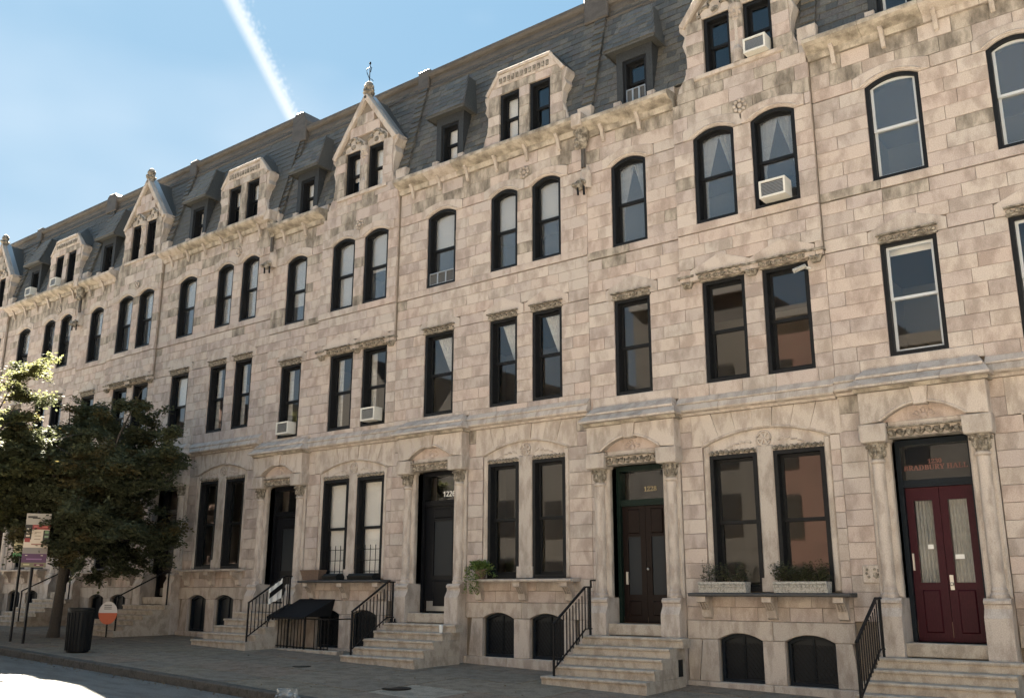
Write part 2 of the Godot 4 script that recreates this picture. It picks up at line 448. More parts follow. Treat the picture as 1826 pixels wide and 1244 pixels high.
# ---------------------------------------------------------------- ground, pavement, road
func ground() -> void:
	var g := MB.new()
	g.quad(Vector3(-900, -4.2, 900), Vector3(900, -4.2, 900), Vector3(900, -4.2, -900), Vector3(-900, -4.2, -900))
	setting("ground", g, M.earth)
	# bed under the paving slabs (the joints between them)
	var bed := MB.new()
	var x := -90.0
	while x < 40.0:
		bed.quad(Vector3(x, gy(x, 5.6) - 0.025, 5.6), Vector3(x + 2, gy(x + 2, 5.6) - 0.025, 5.6), Vector3(x + 2, gy_wall(x + 2) - 0.025, -0.5), Vector3(x, gy_wall(x) - 0.025, -0.5))
		x += 2.0
	var pave := setting("pavement", bed, M.mortar)
	var far := MB.new()
	var zs := [-0.4, 0.85, 2.1, 3.35, 4.6, 5.6]
	var ix := 0
	x = -60.0 + 0.07
	while x < 14.0:
		var w := 1.38
		for k in 5:
			var x0 := x + 0.012; var x1 := x + w - 0.012; var z0: float = zs[k] + 0.012; var z1: float = zs[k + 1] - 0.012
			var near := x > -38.0 and x < 1.0
			var mb := MB.new() if near else far
			var dz := rng.randf_range(-0.004, 0.004)
			var p := [Vector3(x0, gy(x0, z1) + dz, z1), Vector3(x1, gy(x1, z1) + dz, z1), Vector3(x1, gy(x1, z0) + dz, z0), Vector3(x0, gy(x0, z0) + dz, z0)]
			mb.quad(p[0], p[1], p[2], p[3])
			for e in 4:
				var a: Vector3 = p[e]; var b: Vector3 = p[(e + 1) % 4]
				mb.quad(a - Vector3(0, 0.06, 0), b - Vector3(0, 0.06, 0), b, a)
			if near:
				var tone: Material = slab_tones[(ix / 3 + k * 2 + rng.randi() % 2) % 5]
				if absf(x + w * 0.5 + 12.85) < 0.7 and k == 3: tone = slab_tones[5]
				put("paving_slab", mb, tone, pave)
		x += w
		ix += 1
	put("far_paving_slabs", far, slab_tones[0], pave, "stuff")
	# road
	var rd := MB.new()
	x = -90.0
	while x < 40.0:
		for k in 8:
			var z0 := CURB_Z + 0.0 + 9.4 * k / 8.0; var z1 := CURB_Z + 9.4 * (k + 1) / 8.0
			var f := func(a: float, b: float) -> Vector3: return Vector3(a, gy_curb(a) - 0.16 + 0.10 * sin(PI * (b - CURB_Z) / 9.4), b)
			rd.quad(f.call(x, z1), f.call(x + 2, z1), f.call(x + 2, z0), f.call(x, z0))
		x += 2.0
	setting("road", rd, M.asphalt)
	# kerbs, stone by stone
	var cb := MB.new()
	cb.box(-60, -59.9, -2.4, -2.39, CURB_Z - 0.1, CURB_Z - 0.05)
	var curb := setting("curb", cb, M.curb)
	x = -60.0
	while x < 14.0:
		var w := rng.randf_range(1.5, 2.3)
		for side in 2:
			var zz: float = [5.61, 15.2][side]
			var mb := MB.new()
			var prof := PackedVector2Array([Vector2(0, -0.35), Vector2(0.19, -0.35), Vector2(0.19, -0.02), Vector2(0.165, 0.006), Vector2(0, 0.006)])
			if side == 1: prof = PackedVector2Array([Vector2(0, -0.35), Vector2(0.19, -0.35), Vector2(0.19, 0.006), Vector2(0.025, 0.006), Vector2(0, -0.02)])
			var pp := PackedVector2Array()
			for q in prof: pp.append(Vector2(q.x + zz + rng.randf_range(-0.003, 0.003), q.y))
			mb.xprism(pp, x + 0.006, x + w - 0.006)
			for q in mb.v.size(): mb.v[q].y += gy_curb(mb.v[q].x)
			put("curb_stone", mb, M.curb, curb)
		x += w
	var op := MB.new()
	x = -60.0
	while x < 30.0:
		op.quad(Vector3(x, gy_curb(x), 24.0), Vector3(x + 2, gy_curb(x + 2), 24.0), Vector3(x + 2, gy_curb(x + 2), 15.38), Vector3(x, gy_curb(x), 15.38))
		x += 2.0
	setting("far_pavement", op, slab_tones[5])

# ---------------------------------------------------------------- house building blocks
func arc(xa: float, xb: float, ys: float, rise: float, n := 10) -> PackedVector2Array:
	var p := PackedVector2Array()
	for k in n + 1:
		var q := 2.0 * k / n - 1.0
		p.append(Vector2(lerpf(xa, xb, float(k) / n), ys + rise * (1.0 - q * q)))
	return p
func opening(l: float, r: float, y0: float, y1: float, rise: float) -> PackedVector2Array:
	var p := PackedVector2Array([Vector2(l, y0), Vector2(r, y0)])
	if rise > 0.0:
		var a := arc(l, r, y1, rise)
		a.reverse()
		p.append_array(a)
	else: p.append_array(PackedVector2Array([Vector2(r, y1), Vector2(l, y1)]))
	return p
func breaks(req: Array, step: float) -> Array:
	var out := [req[0]]
	for k in req.size() - 1:
		var n := maxi(1, roundi((req[k + 1] - req[k]) / step))
		for q in n: out.append(lerpf(req[k], req[k + 1], float(q + 1) / n))
	return out
func free_runs(x0: float, x1: float, y: float, h: float, excl: Array) -> Array:
	var runs := [[x0, x1]]
	for e in excl:
		if e[2] > y + h * 0.35 or e[3] < y - h * 0.35: continue
		var nr := []
		for r in runs:
			if e[1] <= r[0] or e[0] >= r[1]: nr.append(r)
			else:
				if e[0] > r[0]: nr.append([r[0], e[0]])
				if e[1] < r[1]: nr.append([e[1], r[1]])
		runs = nr
	return runs
# courses of dressed blocks; half(y) narrows a gable
func courses(list: Array, x0: float, x1: float, ys: Array, excl: Array, zf: float, half = null, cx := 0.0, lo := 0.52, hi := 0.92) -> void:
	for k in ys.size() - 1:
		var a := x0; var b := x1
		var y0: float = ys[k]; var y1: float = ys[k + 1]
		if half != null:
			var hw: float = minf(half.call(y0), half.call(y1)) if half.call((y0 + y1) * 0.5) < 1.1 else half.call((y0 + y1) * 0.5)
			a = maxf(x0, cx - hw); b = minf(x1, cx + hw)
			if b - a < 0.2: continue
		for r in free_runs(a, b, (y0 + y1) * 0.5, y1 - y0, excl):
			var x: float = r[0]
			var first := true
			while x < r[1] - 0.01:
				var w := rng.randf_range(lo, hi)
				if first and k % 2 == 1: w *= 0.55
				first = false
				if r[1] - x - w < 0.26: w = r[1] - x
				if w > hi * 1.25: w *= rng.randf_range(0.45, 0.55)
				list.append([x, x + w, y0, y1, zf])
				x += w
func lay(list: Array, root: Node3D, eave_y: float, most := 300) -> void:
	list.sort_custom(func(p, q): return (p[1] - p[0]) * (p[3] - p[2]) > (q[1] - q[0]) * (q[3] - q[2]))
	var rest := MB.new()
	for k in list.size():
		var b: Array = list[k]
		var mb := MB.new() if k < most else rest
		for y in [eave_y - 4.03, eave_y - 3.01, eave_y - 0.90]:
			if absf(b[2] - y) < 0.01: b[2] += 0.014
		var j := []
		for q in 4: j.append(rng.randf_range(-0.002, 0.002))
		mb.block(b[0] + 0.003, b[1] - 0.003, b[2] + 0.003, b[3] - 0.003, b[4] - 0.10, b[4] + rng.randf_range(-0.003, 0.004), 0.005, j)
		var tone: Material = stone_tones[rng.randi() % stone_tones.size()]
		if (b[2] > eave_y - 0.7 and rng.randf() < 0.45) or (b[2] > eave_y - 3.2 and rng.randf() < 0.06) or (b[2] > eave_y - 3.4 and b[2] < eave_y - 3.02 and rng.randf() < 0.15) or (b[2] < eave_y - 6.6 and b[2] > eave_y - 7.1 and rng.randf() < 0.2): tone = M.sooty
		if k < most: put("stone_block", mb, tone, root)
	if rest.v.size() > 0: put("small_stones", rest, stone_tones[6], root, "stuff")
func wall_rows(mb: MB, x0: float, x1: float, ys: Array, excl: Array, z0: float, z1: float, half = null, cx := 0.0) -> void:
	for k in ys.size() - 1:
		var ym: float = (ys[k] + ys[k + 1]) * 0.5
		var a := x0; var b := x1
		if half != null:
			a = maxf(x0, cx - half.call(ys[k + 1])); b = minf(x1, cx + half.call(ys[k + 1]))
			if b - a < 0.02: continue
		for r in free_runs(a, b, ym, 0.001, excl): mb.box(r[0], r[1], ys[k], ys[k + 1], z0, z1)
func carve(mb: MB, x0: float, x1: float, y: float, h: float, z: float, n: int) -> void:
	for k in n:
		var x := lerpf(x0, x1, (k + 0.5) / n)
		var w := (x1 - x0) / n
		mb.blob(Vector3(x - w * 0.16, y + rng.randf_range(-0.1, 0.15) * h, z), Vector3(w * 0.34, h * rng.randf_range(0.36, 0.52), 0.055), rng.randf_range(0.4, 0.9))
		mb.blob(Vector3(x + w * 0.24, y - h * 0.12 + rng.randf_range(-0.1, 0.1) * h, z), Vector3(w * 0.20, h * 0.42, 0.05), rng.randf_range(-0.8, -0.3))
		mb.blob(Vector3(x + w * 0.02, y + h * 0.3, z), Vector3(w * 0.16, h * 0.2, 0.028))
# sash window in an opening; opts: frame (material), inner (second, pale frame), blind 0..1, curtain, net, z
func sash(parent: Node3D, l: float, r: float, y0: float, y1: float, rise: float, o := {}) -> MeshInstance3D:
	var z: float = o.get("z", 0.0)
	var fm: Material = o.get("frame", M.frame_black)
	var mb := MB.new()
	var out := opening(l, r, y0, y1, rise)
	var fw := 0.075
	var inn := MB.inset(out, fw)
	mb.ring(out, inn, z - 0.30, z - 0.03)
	var win := put("window", mb, fm, parent)
	if o.has("label"): win.set_meta("label", o.label)
	var L := l + fw; var R := r - fw; var Y0 := y0 + fw; var Y1 := y1 - (0.0 if rise > 0 else fw); var ri := maxf(0.0, rise - fw) if rise > 0 else 0.0
	var ym := lerpf(Y0, Y1 + ri * 0.5, 0.5)
	var sm: Material = o.get("inner", fm)
	var sw: float = 0.06 if not o.has("inner") else 0.05
	var dz := 0.0 if o.has("inner") else 0.07
	var up := opening(L + 0.004, R - 0.004, ym - 0.025, Y1, ri)
	var upi := MB.inset(up, sw)
	var lowp := opening(L + 0.004, R - 0.004, Y0 + 0.003, ym + 0.025, 0)
	var lowi := MB.inset(lowp, sw)
	var s1 := MB.new(); s1.ring(up, upi, z - 0.135 - dz, z - 0.1 - dz)
	var s2 := MB.new(); s2.ring(lowp, lowi, z - 0.175 - dz, z - 0.14 - dz)
	put("sash", s1, sm, win); put("sash", s2, sm, win)
	for q in 2:
		var g := MB.new()
		var zz: float = [z - 0.108, z - 0.148][q] - dz
		var sk := rng.randf_range(-0.004, 0.004); var sl := rng.randf_range(-0.004, 0.004)
		g.prism([upi, lowi][q], zz - 0.004, zz, 0.0, true)
		if o.get("double_pane", false): g.prism([upi, lowi][q], zz - 0.020, zz - 0.016, 0.0, true)  # second sheet added within the sash to strengthen the sky reflection
		var c := Vector2((L + R) * 0.5, ym)
		for e in g.v.size(): g.v[e].z += (g.v[e].x - c.x) * sk + (g.v[e].y - c.y) * sl
		put("pane", g, M.pale_glass if o.get("double_pane", false) else M.glass, win)
	z -= 0.05
	if o.get("blind", 0.0) > 0.0:
		var b := MB.new()
		var yb := lerpf(Y1 + ri, Y0, o.blind)
		b.quad(Vector3(L, yb, z - 0.225), Vector3(R, yb, z - 0.225), Vector3(R, Y1 + ri, z - 0.215), Vector3(L, Y1 + ri, z - 0.215))
		b.quad(Vector3(R, yb, z - 0.230), Vector3(L, yb, z - 0.230), Vector3(L, Y1 + ri, z - 0.220), Vector3(R, Y1 + ri, z - 0.220))
		b.box(L, R, yb - 0.02, yb + 0.005, z - 0.236, z - 0.220)
		put("blind", b, M.blind, win)
	if o.has("curtain"): put("curtain", drapes(L, R, Y0, Y1 + ri, z - 0.25, o.curtain), M.curtain, win)
	if o.has("net"): put("curtain", drapes(L, R, Y0, Y1 + ri, z - 0.31, "full"), M.net, win)
	return win
func drapes(l: float, r: float, y0: float, y1: float, z: float, style: String) -> MB:
	var mb := MB.new()
	var sides := [-1, 1] if style != "full" else [0]
	if style == "one": sides = [1]
	for s in sides:
		var n := 22
		for q in 10:
			for k in n:
				var f := func(a: int, b: int) -> Vector3:
					var t := float(b) / 10.0
					var y := lerpf(y1, y0, t)
					var w := 1.0 if s == 0 else 0.52
					if style == "tied": w = 0.52 * maxf(0.24, 1.0 - t * 1.35)
					if style == "one": w = maxf(0.2, 0.85 - t * 1.1)
					if style == "side": w = 0.26
					var u := float(a) / n * w
					var x := lerpf(l, r, u) if s <= 0 else lerpf(r, l, u)
					return Vector3(x, y, z + 0.022 * sin(a * 1.55 + t * 0.6))
				var A: Vector3 = f.call(k, q + 1); var B: Vector3 = f.call(k + 1, q + 1); var C: Vector3 = f.call(k + 1, q); var D: Vector3 = f.call(k, q)
				if s > 0: mb.quad(B, A, D, C)
				else: mb.quad(A, B, C, D)
	return mb
# slates on a sloping field: origin, unit vectors across and up, size; skip(u, v) leaves some out
var slate_mesh: ArrayMesh
func slates(parent: Node3D, name_of: String, o: Vector3, U: Vector3, V: Vector3, wid: Callable, len: float, skip, single: bool, budget: Array, sw := 0.24, sh := 0.185) -> void:
	var N := U.cross(V).normalized()
	var joined := MB.new()
	var rows := int(ceil(len / sh))
	var root: Node3D = parent
	while root.get_parent() != self: root = root.get_parent()
	for r in rows:
		var v := r * sh
		var ab: Array = wid.call(v)
		var u: float = ab[0] - (sw * 0.5 if r % 2 == 1 else 0.0)
		while u < ab[1]:
			var a := maxf(u, ab[0]); var b := minf(u + sw, ab[1])
			u += sw
			if b - a < 0.05: continue
			if skip != null and skip.call((a + b) * 0.5, v + sh * 0.5): continue
			var lift := rng.randf_range(0.0, 0.011)
			var c := o + U * ((a + b) * 0.5) + V * v + N * (0.018 + lift)
			var VV := (V * 1.0 - N * 0.085 + U * rng.randf_range(-0.022, 0.022)).normalized()
			var hgt := minf(sh * 1.35, len - v + 0.04)
			if single and budget[0] > 0:
				budget[0] -= 1
				var m := MeshInstance3D.new()
				m.name = name_of
				m.mesh = slate_mesh
				m.material_override = slate_tones[rng.randi() % slate_tones.size()]
				m.transform = Transform3D(Basis(U * (b - a - 0.006), VV * hgt, U.cross(VV)), c - root.get_meta("off"))
				parent.add_child(m, true)
			else:
				var p := c; var X := U * (b - a - 0.006) * 0.5; var Y := VV * hgt; var Z := U.cross(VV) * 0.012
				joined.quad(p - X + Z, p + X + Z, p + X + Y + Z, p - X + Y + Z)
				joined.quad(p - X - Z, p + X - Z, p + X + Z, p - X + Z)
				joined.quad(p + X - Z, p + X + Y - Z, p + X + Y + Z, p + X + Z)
	if joined.v.size() > 0: put("slates", joined, slate_tones[rng.randi() % 3], parent, "stuff")

# ---------------------------------------------------------------- one house
const D_UP := {-3: 0.62, -2: 0.62, -1: 0.49, 0: 0.49, 1: -0.01, 2: 0.0, 3: -0.155, 4: -0.14}
const D_GF := {-3: 0.45, -2: 0.45, -1: 0.33, 0: 0.33, 1: 0.0, 2: 0.0, 3: -0.28, 4: -0.25}
const DOOR_Y := {-3: 0.05, -2: 0.02, -1: -0.05, 0: -0.18, 1: -0.32, 2: -0.48, 3: -0.60, 4: -0.78}
func left_of(k: int) -> float:
	return -17.19 + PERIOD * (k - 2) / 2.0 if posmod(k, 2) == 0 else -22.53 + PERIOD * (k - 1) / 2.0
const ROOF_Z := -0.88
func house(k: int, label: String, opt: Dictionary) -> void:
	rng.seed = 900 + k * 17
	var A := posmod(k, 2) == 0
	var X := left_of(k)
	var W := 5.99 if A else 5.34
	var X1 := X + W
	var u: float = D_UP[k]; var g: float = D_GF[k]; var db: float = DOOR_Y[k]
	var S := Vector2(X + 1.01, X + 1.99) if A else Vector2(X + 0.654, X + 1.547)
	var P1 := Vector2(X + 3.14, X + 3.97) if A else Vector2(X + 2.774, X + 3.697)
	var P2 := Vector2(X + 4.41, X + 5.25) if A else Vector2(X + 4.073, X + 5.0)
	var xc := (S.x + S.y) * 0.5
	var pc := (P1.y + P2.x) * 0.5
	var base := gy_wall((X + X1) * 0.5)
	var near := k >= 1
	var root := thing("stone_rowhouse", Vector3((X + X1) * 0.5, base, 0), label, "house", "stone rowhouses in a terrace")
	var wins := [S, P1, P2]
	var fm: Material = M.frame_black
	var pj := 2.33
	# ---- openings
	var op := []
	for w in wins:
		op.append([w.x, w.y, u + 4.2, u + 6.31])
		op.append([w.x, w.y, u + 7.54, u + 9.62])
	op.append([P1.x - 0.03, P1.y + 0.02, g + 0.30, g + 2.87])
	op.append([P2.x - 0.02, P2.y + 0.03, g + 0.30, g + 2.87])
	op.append([xc - 0.63, xc + 0.63, db, g + 2.84])
	var bx := [Vector2(P1.x - 0.10 if A else P1.x, P1.y - 0.05), Vector2(P2.x - 0.06 if A else P2.x, P2.y - 0.02)]
	var by := -1.38 + g * 0.75
	for b in bx: op.append([b.x, b.y, by, g - 0.45])
	# ---- backing wall (seen only in the joints), floors, party walls, back
	var wl := MB.new()
	var yb := []
	for e in op:
		yb.append(e[2]); yb.append(e[3])
	yb.append(base - 0.6); yb.append(u + 10.9); yb.append(u + 6.4)
	yb.sort()
	var yu := [yb[0]]
	for y in yb:
		if y - yu[-1] > 0.004: yu.append(y)
	wall_rows(wl, X + 0.001, X1 - 0.001, yu, op, -0.30, -0.06)
	put("wall", wl, M.mortar, root)
	var sh := MB.new()
	sh.box(X + 0.002, X + 0.15, base - 0.6, u + 13.9, -9.0, -0.95)
	sh.box(X1 - 0.15, X1 - 0.002, base - 0.6, u + 13.9, -9.0, -0.95)
	sh.box(X + 0.002, X + 0.15, base - 0.6, u + 10.9, -0.95, -0.301)
	sh.box(X1 - 0.15, X1 - 0.002, base - 0.6, u + 10.9, -0.95, -0.301)
	sh.box(X + 0.15, X1 - 0.15, base - 0.6, u + 13.9, -9.0, -8.8)
	sh.box(X + 0.15, X1 - 0.15, base - 0.6, u + 11.0, -4.6, -4.4)
	put("inner_walls", sh, M.plaster, root)
	var fl := MB.new()
	for y in [g - 0.2, g + 3.75, u + 7.0, u + 10.4]: fl.box(X + 0.151, X1 - 0.151, y - 0.25, y, -4.39, -0.301)
	put("floors", fl, M.floorboards, root)
	# ---- dressed stone
	var list := []
	var hood := [xc - 1.03, xc + 1.03, -99.0, g + 4.12]
	var ax0 := P1.x - 0.16; var ax1 := P2.y + 0.16
	var ex := [hood, [ax0, ax1, g + 0.27, g + 3.06], [ax0 - 0.22, ax1 + 0.22, g + 3.06, g + 3.70]]
	courses(list, X, X1, breaks([g - 0.22, g + 0.27, g + 3.06, g + 3.70], 0.27), ex, 0.0)
	var ex2 := [hood]
	for w in wins:
		ex2.append([w.x, w.y, u + 4.2, u + 6.33]); ex2.append([w.x - 0.2, w.y + 0.2, u + 6.33, u + 6.6])
		ex2.append([w.x, w.y, u + 7.54, u + 9.46]); ex2.append([w.x - 0.22, w.y + 0.22, u + 9.46, u + 9.72])
	courses(list, X, X1, breaks([g + 4.07, u + 4.2, u + 6.33], 0.268), ex2, 0.0)
	var top_req := [u + 6.33, u + 6.6, u + 7.35]
	var rows_up := breaks(top_req, 0.255)
	var rows_3 := breaks([u + 7.54, u + 9.46], 0.27)
	var rows_fr := breaks([u + 9.46, u + 9.72, u + 10.36], 0.30)
	var half := func(y: float) -> float:
		if y < u + 10.36: return 1.55
		if y < u + 10.9: return lerpf(1.5, 1.22, (y - u - 10.36) / 0.54)
		if y < u + 11.5: return lerpf(1.22, 1.13, (y - u - 10.9) / 0.6)
		if y < u + 12.2: return 1.16
		return maxf(0.0, 1.22 * (u + 13.72 - y) / 1.52)
	var panels := [[X, X1, 0.0]] if A else [[X, X + pj, 0.0], [X + pj, X1, 0.11]]
	for p in panels:
		courses(list, p[0], p[1], rows_up, ex2, p[2])
		courses(list, p[0], p[1], [u + 7.35, u + 7.54], [], p[2] + 0.018, null, 0.0, 1.0, 1.7)
		courses(list, p[0], p[1], rows_3, ex2, p[2])
		courses(list, p[0], p[1], rows_fr, ex2, p[2])
	var gw := [Vector2(pc - 0.76, pc - 0.14), Vector2(pc + 0.16, pc + 0.79)] if not A else [Vector2(pc - 0.78, pc - 0.15), Vector2(pc + 0.16, pc + 0.80)]
	var gy0 := u + 10.88; var gy1 := u + 12.22
	var exg := []
	for w in gw: exg.append([w.x, w.y, gy0, gy1])
	if not A:
		# the projecting bay and its gable
		var pb := MB.new()
		var eo := exg.duplicate()
		for w in [P1, P2]: eo.append([w.x, w.y, u + 7.54, u + 9.62])
		wall_rows(pb, X + pj + 0.002, X1 - 0.002, [u + 6.42, u + 7.54, u + 9.62, u + 10.36], eo, -0.059, 0.05)
		var gr := [u + 10.36]
		for q in 40:
			var y := u + 10.4 + q * 0.085
			gr.append(y)
		gr.append(gy0); gr.append(gy1)
		gr.sort()
		wall_rows(pb, X + pj + 0.002, X1 - 0.002, gr, eo, -0.25, 0.05, half, pc)
		put("bay_wall", pb, M.mortar, root)
		var exh := exg.duplicate()
		exh.append([pc - 0.98, pc + 0.98, gy1 - 0.001, gy1 + 0.42])
		courses(list, X + pj, X1, breaks([u + 10.36, gy0, gy1, gy1 + 0.42, u + 13.6], 0.29), exh, 0.11, half, pc, 0.42, 0.7)
		gable(root, k, u, pc, gw, gy0, gy1, X1, opt)
		for q in [X + pj + 0.14, pc, X1 - 0.16]:
			var cb := MB.new()
			cb.prism(PackedVector2Array([Vector2(q - 0.15, u + 6.44), Vector2(q - 0.15, u + 6.37), Vector2(q - 0.07, u + 6.22), Vector2(q + 0.07, u + 6.22), Vector2(q + 0.15, u + 6.37), Vector2(q + 0.15, u + 6.44)]), -0.02, 0.10, 0.02)
			cb.box(q - 0.19, q + 0.19, u + 6.42, u + 6.47, -0.02, 0.14)
			carve(cb, q - 0.1, q + 0.1, u + 6.30, 0.1, 0.10, 2)
			put("corbel", cb, M.carved, root)
	else:
		stone_dormer(root, k, u, pc, gw, gy0, gy1, list, opt)
	# ---- lintels of the second and third floors, sash windows
	for q in 3:
		var w: Vector2 = wins[q]
		var mx := (w.x + w.y) * 0.5
		var z := 0.11 if (not A and q > 0) else 0.0
		var lt := MB.new()
		lt.prism(PackedVector2Array([Vector2(w.x - 0.195, u + 6.335), Vector2(w.y + 0.195, u + 6.335), Vector2(w.y + 0.195, u + 6.56), Vector2(mx + 0.05, u + 6.80), Vector2(mx - 0.05, u + 6.80), Vector2(w.x - 0.195, u + 6.56)]), -0.30, z + 0.012, 0.008)
		var ln := put("lintel", lt, stone_tones[[6, 3, 2][q]], root)
		var cv := MB.new()
		cv.box(w.x - 0.03, w.y + 0.03, u + 6.30, u + 6.336, -0.04, 0.045)
		carve(cv, w.x - 0.02, w.y + 0.02, u + 6.375, 0.10, 0.03 + z * 0.9, 6)
		cv.box(w.x - 0.04, w.y + 0.04, u + 6.435, u + 6.46, -0.02, z + 0.10)
		put("carved_band", cv, M.carved, ln)
		var l3 := MB.new()
		var poly := PackedVector2Array([Vector2(w.x - 0.215, u + 9.465), Vector2(w.x + 0.0, u + 9.465)])
		var ar := arc(w.x, w.y, u + 9.465, 0.145, 12)
		for e in range(1, ar.size()): poly.append(ar[e])
		poly.append(Vector2(w.y + 0.215, u + 9.465))
		poly.append(Vector2(w.y + 0.215, u + 9.70))
		var at := arc(w.x - 0.215, w.y + 0.215, u + 9.70, 0.13, 8)
		at.reverse()
		for e in range(1, at.size()): poly.append(at[e])
		l3.prism(poly, -0.30, z + 0.025, 0.012)
		var l3n := put("lintel", l3, stone_tones[[3, 6, 2][q]], root)
		var hm := MB.new()
		var pts := []; var rr := []
		for e in arc(w.x - 0.06, w.y + 0.06, u + 9.50, 0.16, 12):
			pts.append(Vector3(e.x, e.y, z + 0.024)); rr.append(0.022)
		hm.tube(pts, rr, 6)
		put("hood_mould", hm, trim_tones[(q + 1) % 4], l3n)
		if q == 1:
			var md := MB.new()
			var c := Vector3(pc, u + 9.88, z + 0.03)
			for e in 8: md.blob(c + Vector3(cos(TAU * e / 8), sin(TAU * e / 8), 0) * 0.12, Vector3(0.045, 0.045, 0.025))
			md.blob(c, Vector3(0.06, 0.06, 0.03))
			put("rosette", md, trim_tones[0], l3n)
		var key2: String = "2" + str(q); var key3: String = "3" + str(q)
		var o2: Dictionary = opt.get(key2, {}).duplicate(); var o3: Dictionary = opt.get(key3, {}).duplicate()
		if opt.get("pale", false):
			o2["inner"] = M.frame_white; o3["inner"] = M.frame_white
		o3["z"] = z; o3["double_pane"] = true
		sash(root, w.x, w.y, u + 4.2, u + 6.31, 0, o2)
		sash(root, w.x, w.y, u + 7.54, u + 9.475, 0.14, o3)
	put("window_sill", func_box(xc - 1.03, xc + 1.03, g + 4.09, u + 4.197, -0.28, 0.012), stone_tones[3], root)
	# ---- string course of two weathered tiers, cut into stones
	var runs := free_runs(X, X1, g + 3.9, 0.01, [hood])
	for r in runs:
		var x: float = r[0]
		while x < r[1] - 0.01:
			var w := rng.randf_range(0.8, 1.3)
			if r[1] - x - w < 0.4: w = r[1] - x
			for tier in 2:
				var mb := MB.new()
				var sx := 0.0 if tier == 0 else rng.randf_range(-0.03, 0.03)
				if tier == 0: mb.xprism(PackedVector2Array([Vector2(-0.05, g + 3.70), Vector2(0.05, g + 3.70), Vector2(0.07, g + 3.745), Vector2(0.15, g + 3.77), Vector2(0.165, g + 3.80), Vector2(0.10, g + 3.925), Vector2(-0.05, g + 3.925)]), x + 0.003, x + w - 0.003)
				else: mb.xprism(PackedVector2Array([Vector2(-0.05, g + 3.93), Vector2(0.115, g + 3.93), Vector2(0.12, g + 3.955), Vector2(0.02, g + 4.072), Vector2(-0.05, g + 4.072)]), x + 0.004, x + w - 0.004)
				put("coping_stone", mb, trim_tones[rng.randi() % 4], root)
			x += w
	# ---- ground-floor pair: surround, arch, mullion, windows, shelf
	for s in [[ax0, P1.x - 0.03], [P2.y + 0.03, ax1]]:
		var jm := MB.new()
		jm.prism(PackedVector2Array([Vector2(s[0], g + 0.30), Vector2(s[1], g + 0.30), Vector2(s[1], g + 3.06), Vector2(s[0], g + 3.06)]), -0.30, -0.01, 0.03)
		put("window_jamb", jm, trim_tones[1], root)
	var mu := MB.new()
	mu.prism(PackedVector2Array([Vector2(P1.y + 0.02, g + 0.30), Vector2(P2.x - 0.02, g + 0.30), Vector2(P2.x - 0.02, g + 3.0), Vector2(P1.y + 0.02, g + 3.0)]), -0.30, -0.02, 0.035)
	mu.box(P1.y + 0.0, P2.x - 0.0, g + 0.30, g + 0.55, -0.2, 0.0)
	put("mullion", mu, trim_tones[2], root)
	var ty := MB.new()
	var tp := PackedVector2Array([Vector2(ax0, g + 2.871), Vector2(ax1, g + 2.871)])
	var ta := arc(ax0, ax1, g + 3.07, 0.26, 16)
	ta.reverse()
	tp.append_array(ta)
	ty.prism(tp, -0.30, -0.05)
	var tn := put("tympanum", ty, trim_tones[3], root)
	var tc := MB.new()
	carve(tc, P1.x - 0.03, P1.y + 0.02, g + 2.92, 0.10, -0.035, 9)
	carve(tc, P2.x - 0.02, P2.y + 0.03, g + 2.92, 0.10, -0.035, 9)
	put("carved_band", tc, M.carved, tn)
	var md2 := MB.new()
	var mc := Vector3(pc, g + 3.12, -0.04)
	var mp := []; var mr := []
	for e in 17:
		mp.append(mc + Vector3(cos(TAU * e / 16), sin(TAU * e / 16), 0.01) * 0.135); mr.append(0.02)
	md2.tube(mp, mr, 6)
	for e in 6:
		var d := Vector3(cos(TAU * e / 6), sin(TAU * e / 6), 0)
		md2.bar(mc + d * 0.02, mc + d * 0.12, 0.03, 0.04)
	md2.blob(mc, Vector3(0.035, 0.035, 0.03))
	for sgn in [-1, 1]:
		for e in 5: md2.blob(mc + Vector3(sgn * (0.32 + 0.13 * e), -0.03 - 0.008 * e * e, -0.008), Vector3(0.075, 0.03 - 0.003 * e, 0.014), sgn * (0.5 - 0.25 * e))
	put("rosette", md2, trim_tones[0], tn)
	var hp := []; var hr := []
	for e in arc(ax0 - 0.02, ax1 + 0.02, g + 3.07, 0.27, 16):
		hp.append(Vector3(e.x, e.y, -0.02)); hr.append(0.035)
	var hmd := MB.new(); hmd.tube(hp, hr, 6)
	put("hood_mould", hmd, trim_tones[2], tn)
	var nv := 7
	for q in nv:
		var t0 := float(q) / nv; var t1 := float(q + 1) / nv
		var vp := PackedVector2Array()
		for e in 5:
			var t := lerpf(t0, t1, e / 4.0)
			vp.append(Vector2(lerpf(ax0, ax1, t), g + 3.075 + 0.265 * (1.0 - pow(2 * t - 1, 2))))
		var f0 := lerpf(ax0 - 0.22, ax1 + 0.22, t0) + (0.004 if q > 0 else 0.0); var f1 := lerpf(ax0 - 0.22, ax1 + 0.22, t1) - 0.004
		if q == nv - 1: vp.append(Vector2(f1, g + 3.065))
		vp.append(Vector2(f1, g + 3.695)); vp.append(Vector2(f0, g + 3.695))
		if q == 0: vp.append(Vector2(f0, g + 3.065))
		var vm := MB.new()
		vm.prism(vp, -0.30, rng.randf_range(0.0, 0.008) + (0.02 if q == 3 else 0.0), 0.007)
		put("voussoir", vm, trim_tones[1 if q % 2 else 3], root)
	var og: Dictionary = opt.get("g", {})
	sash(root, P1.x - 0.03, P1.y + 0.02, g + 0.30, g + 2.87, 0, og)
	sash(root, P2.x - 0.02, P2.y + 0.03, g + 0.30, g + 2.87, 0, og)
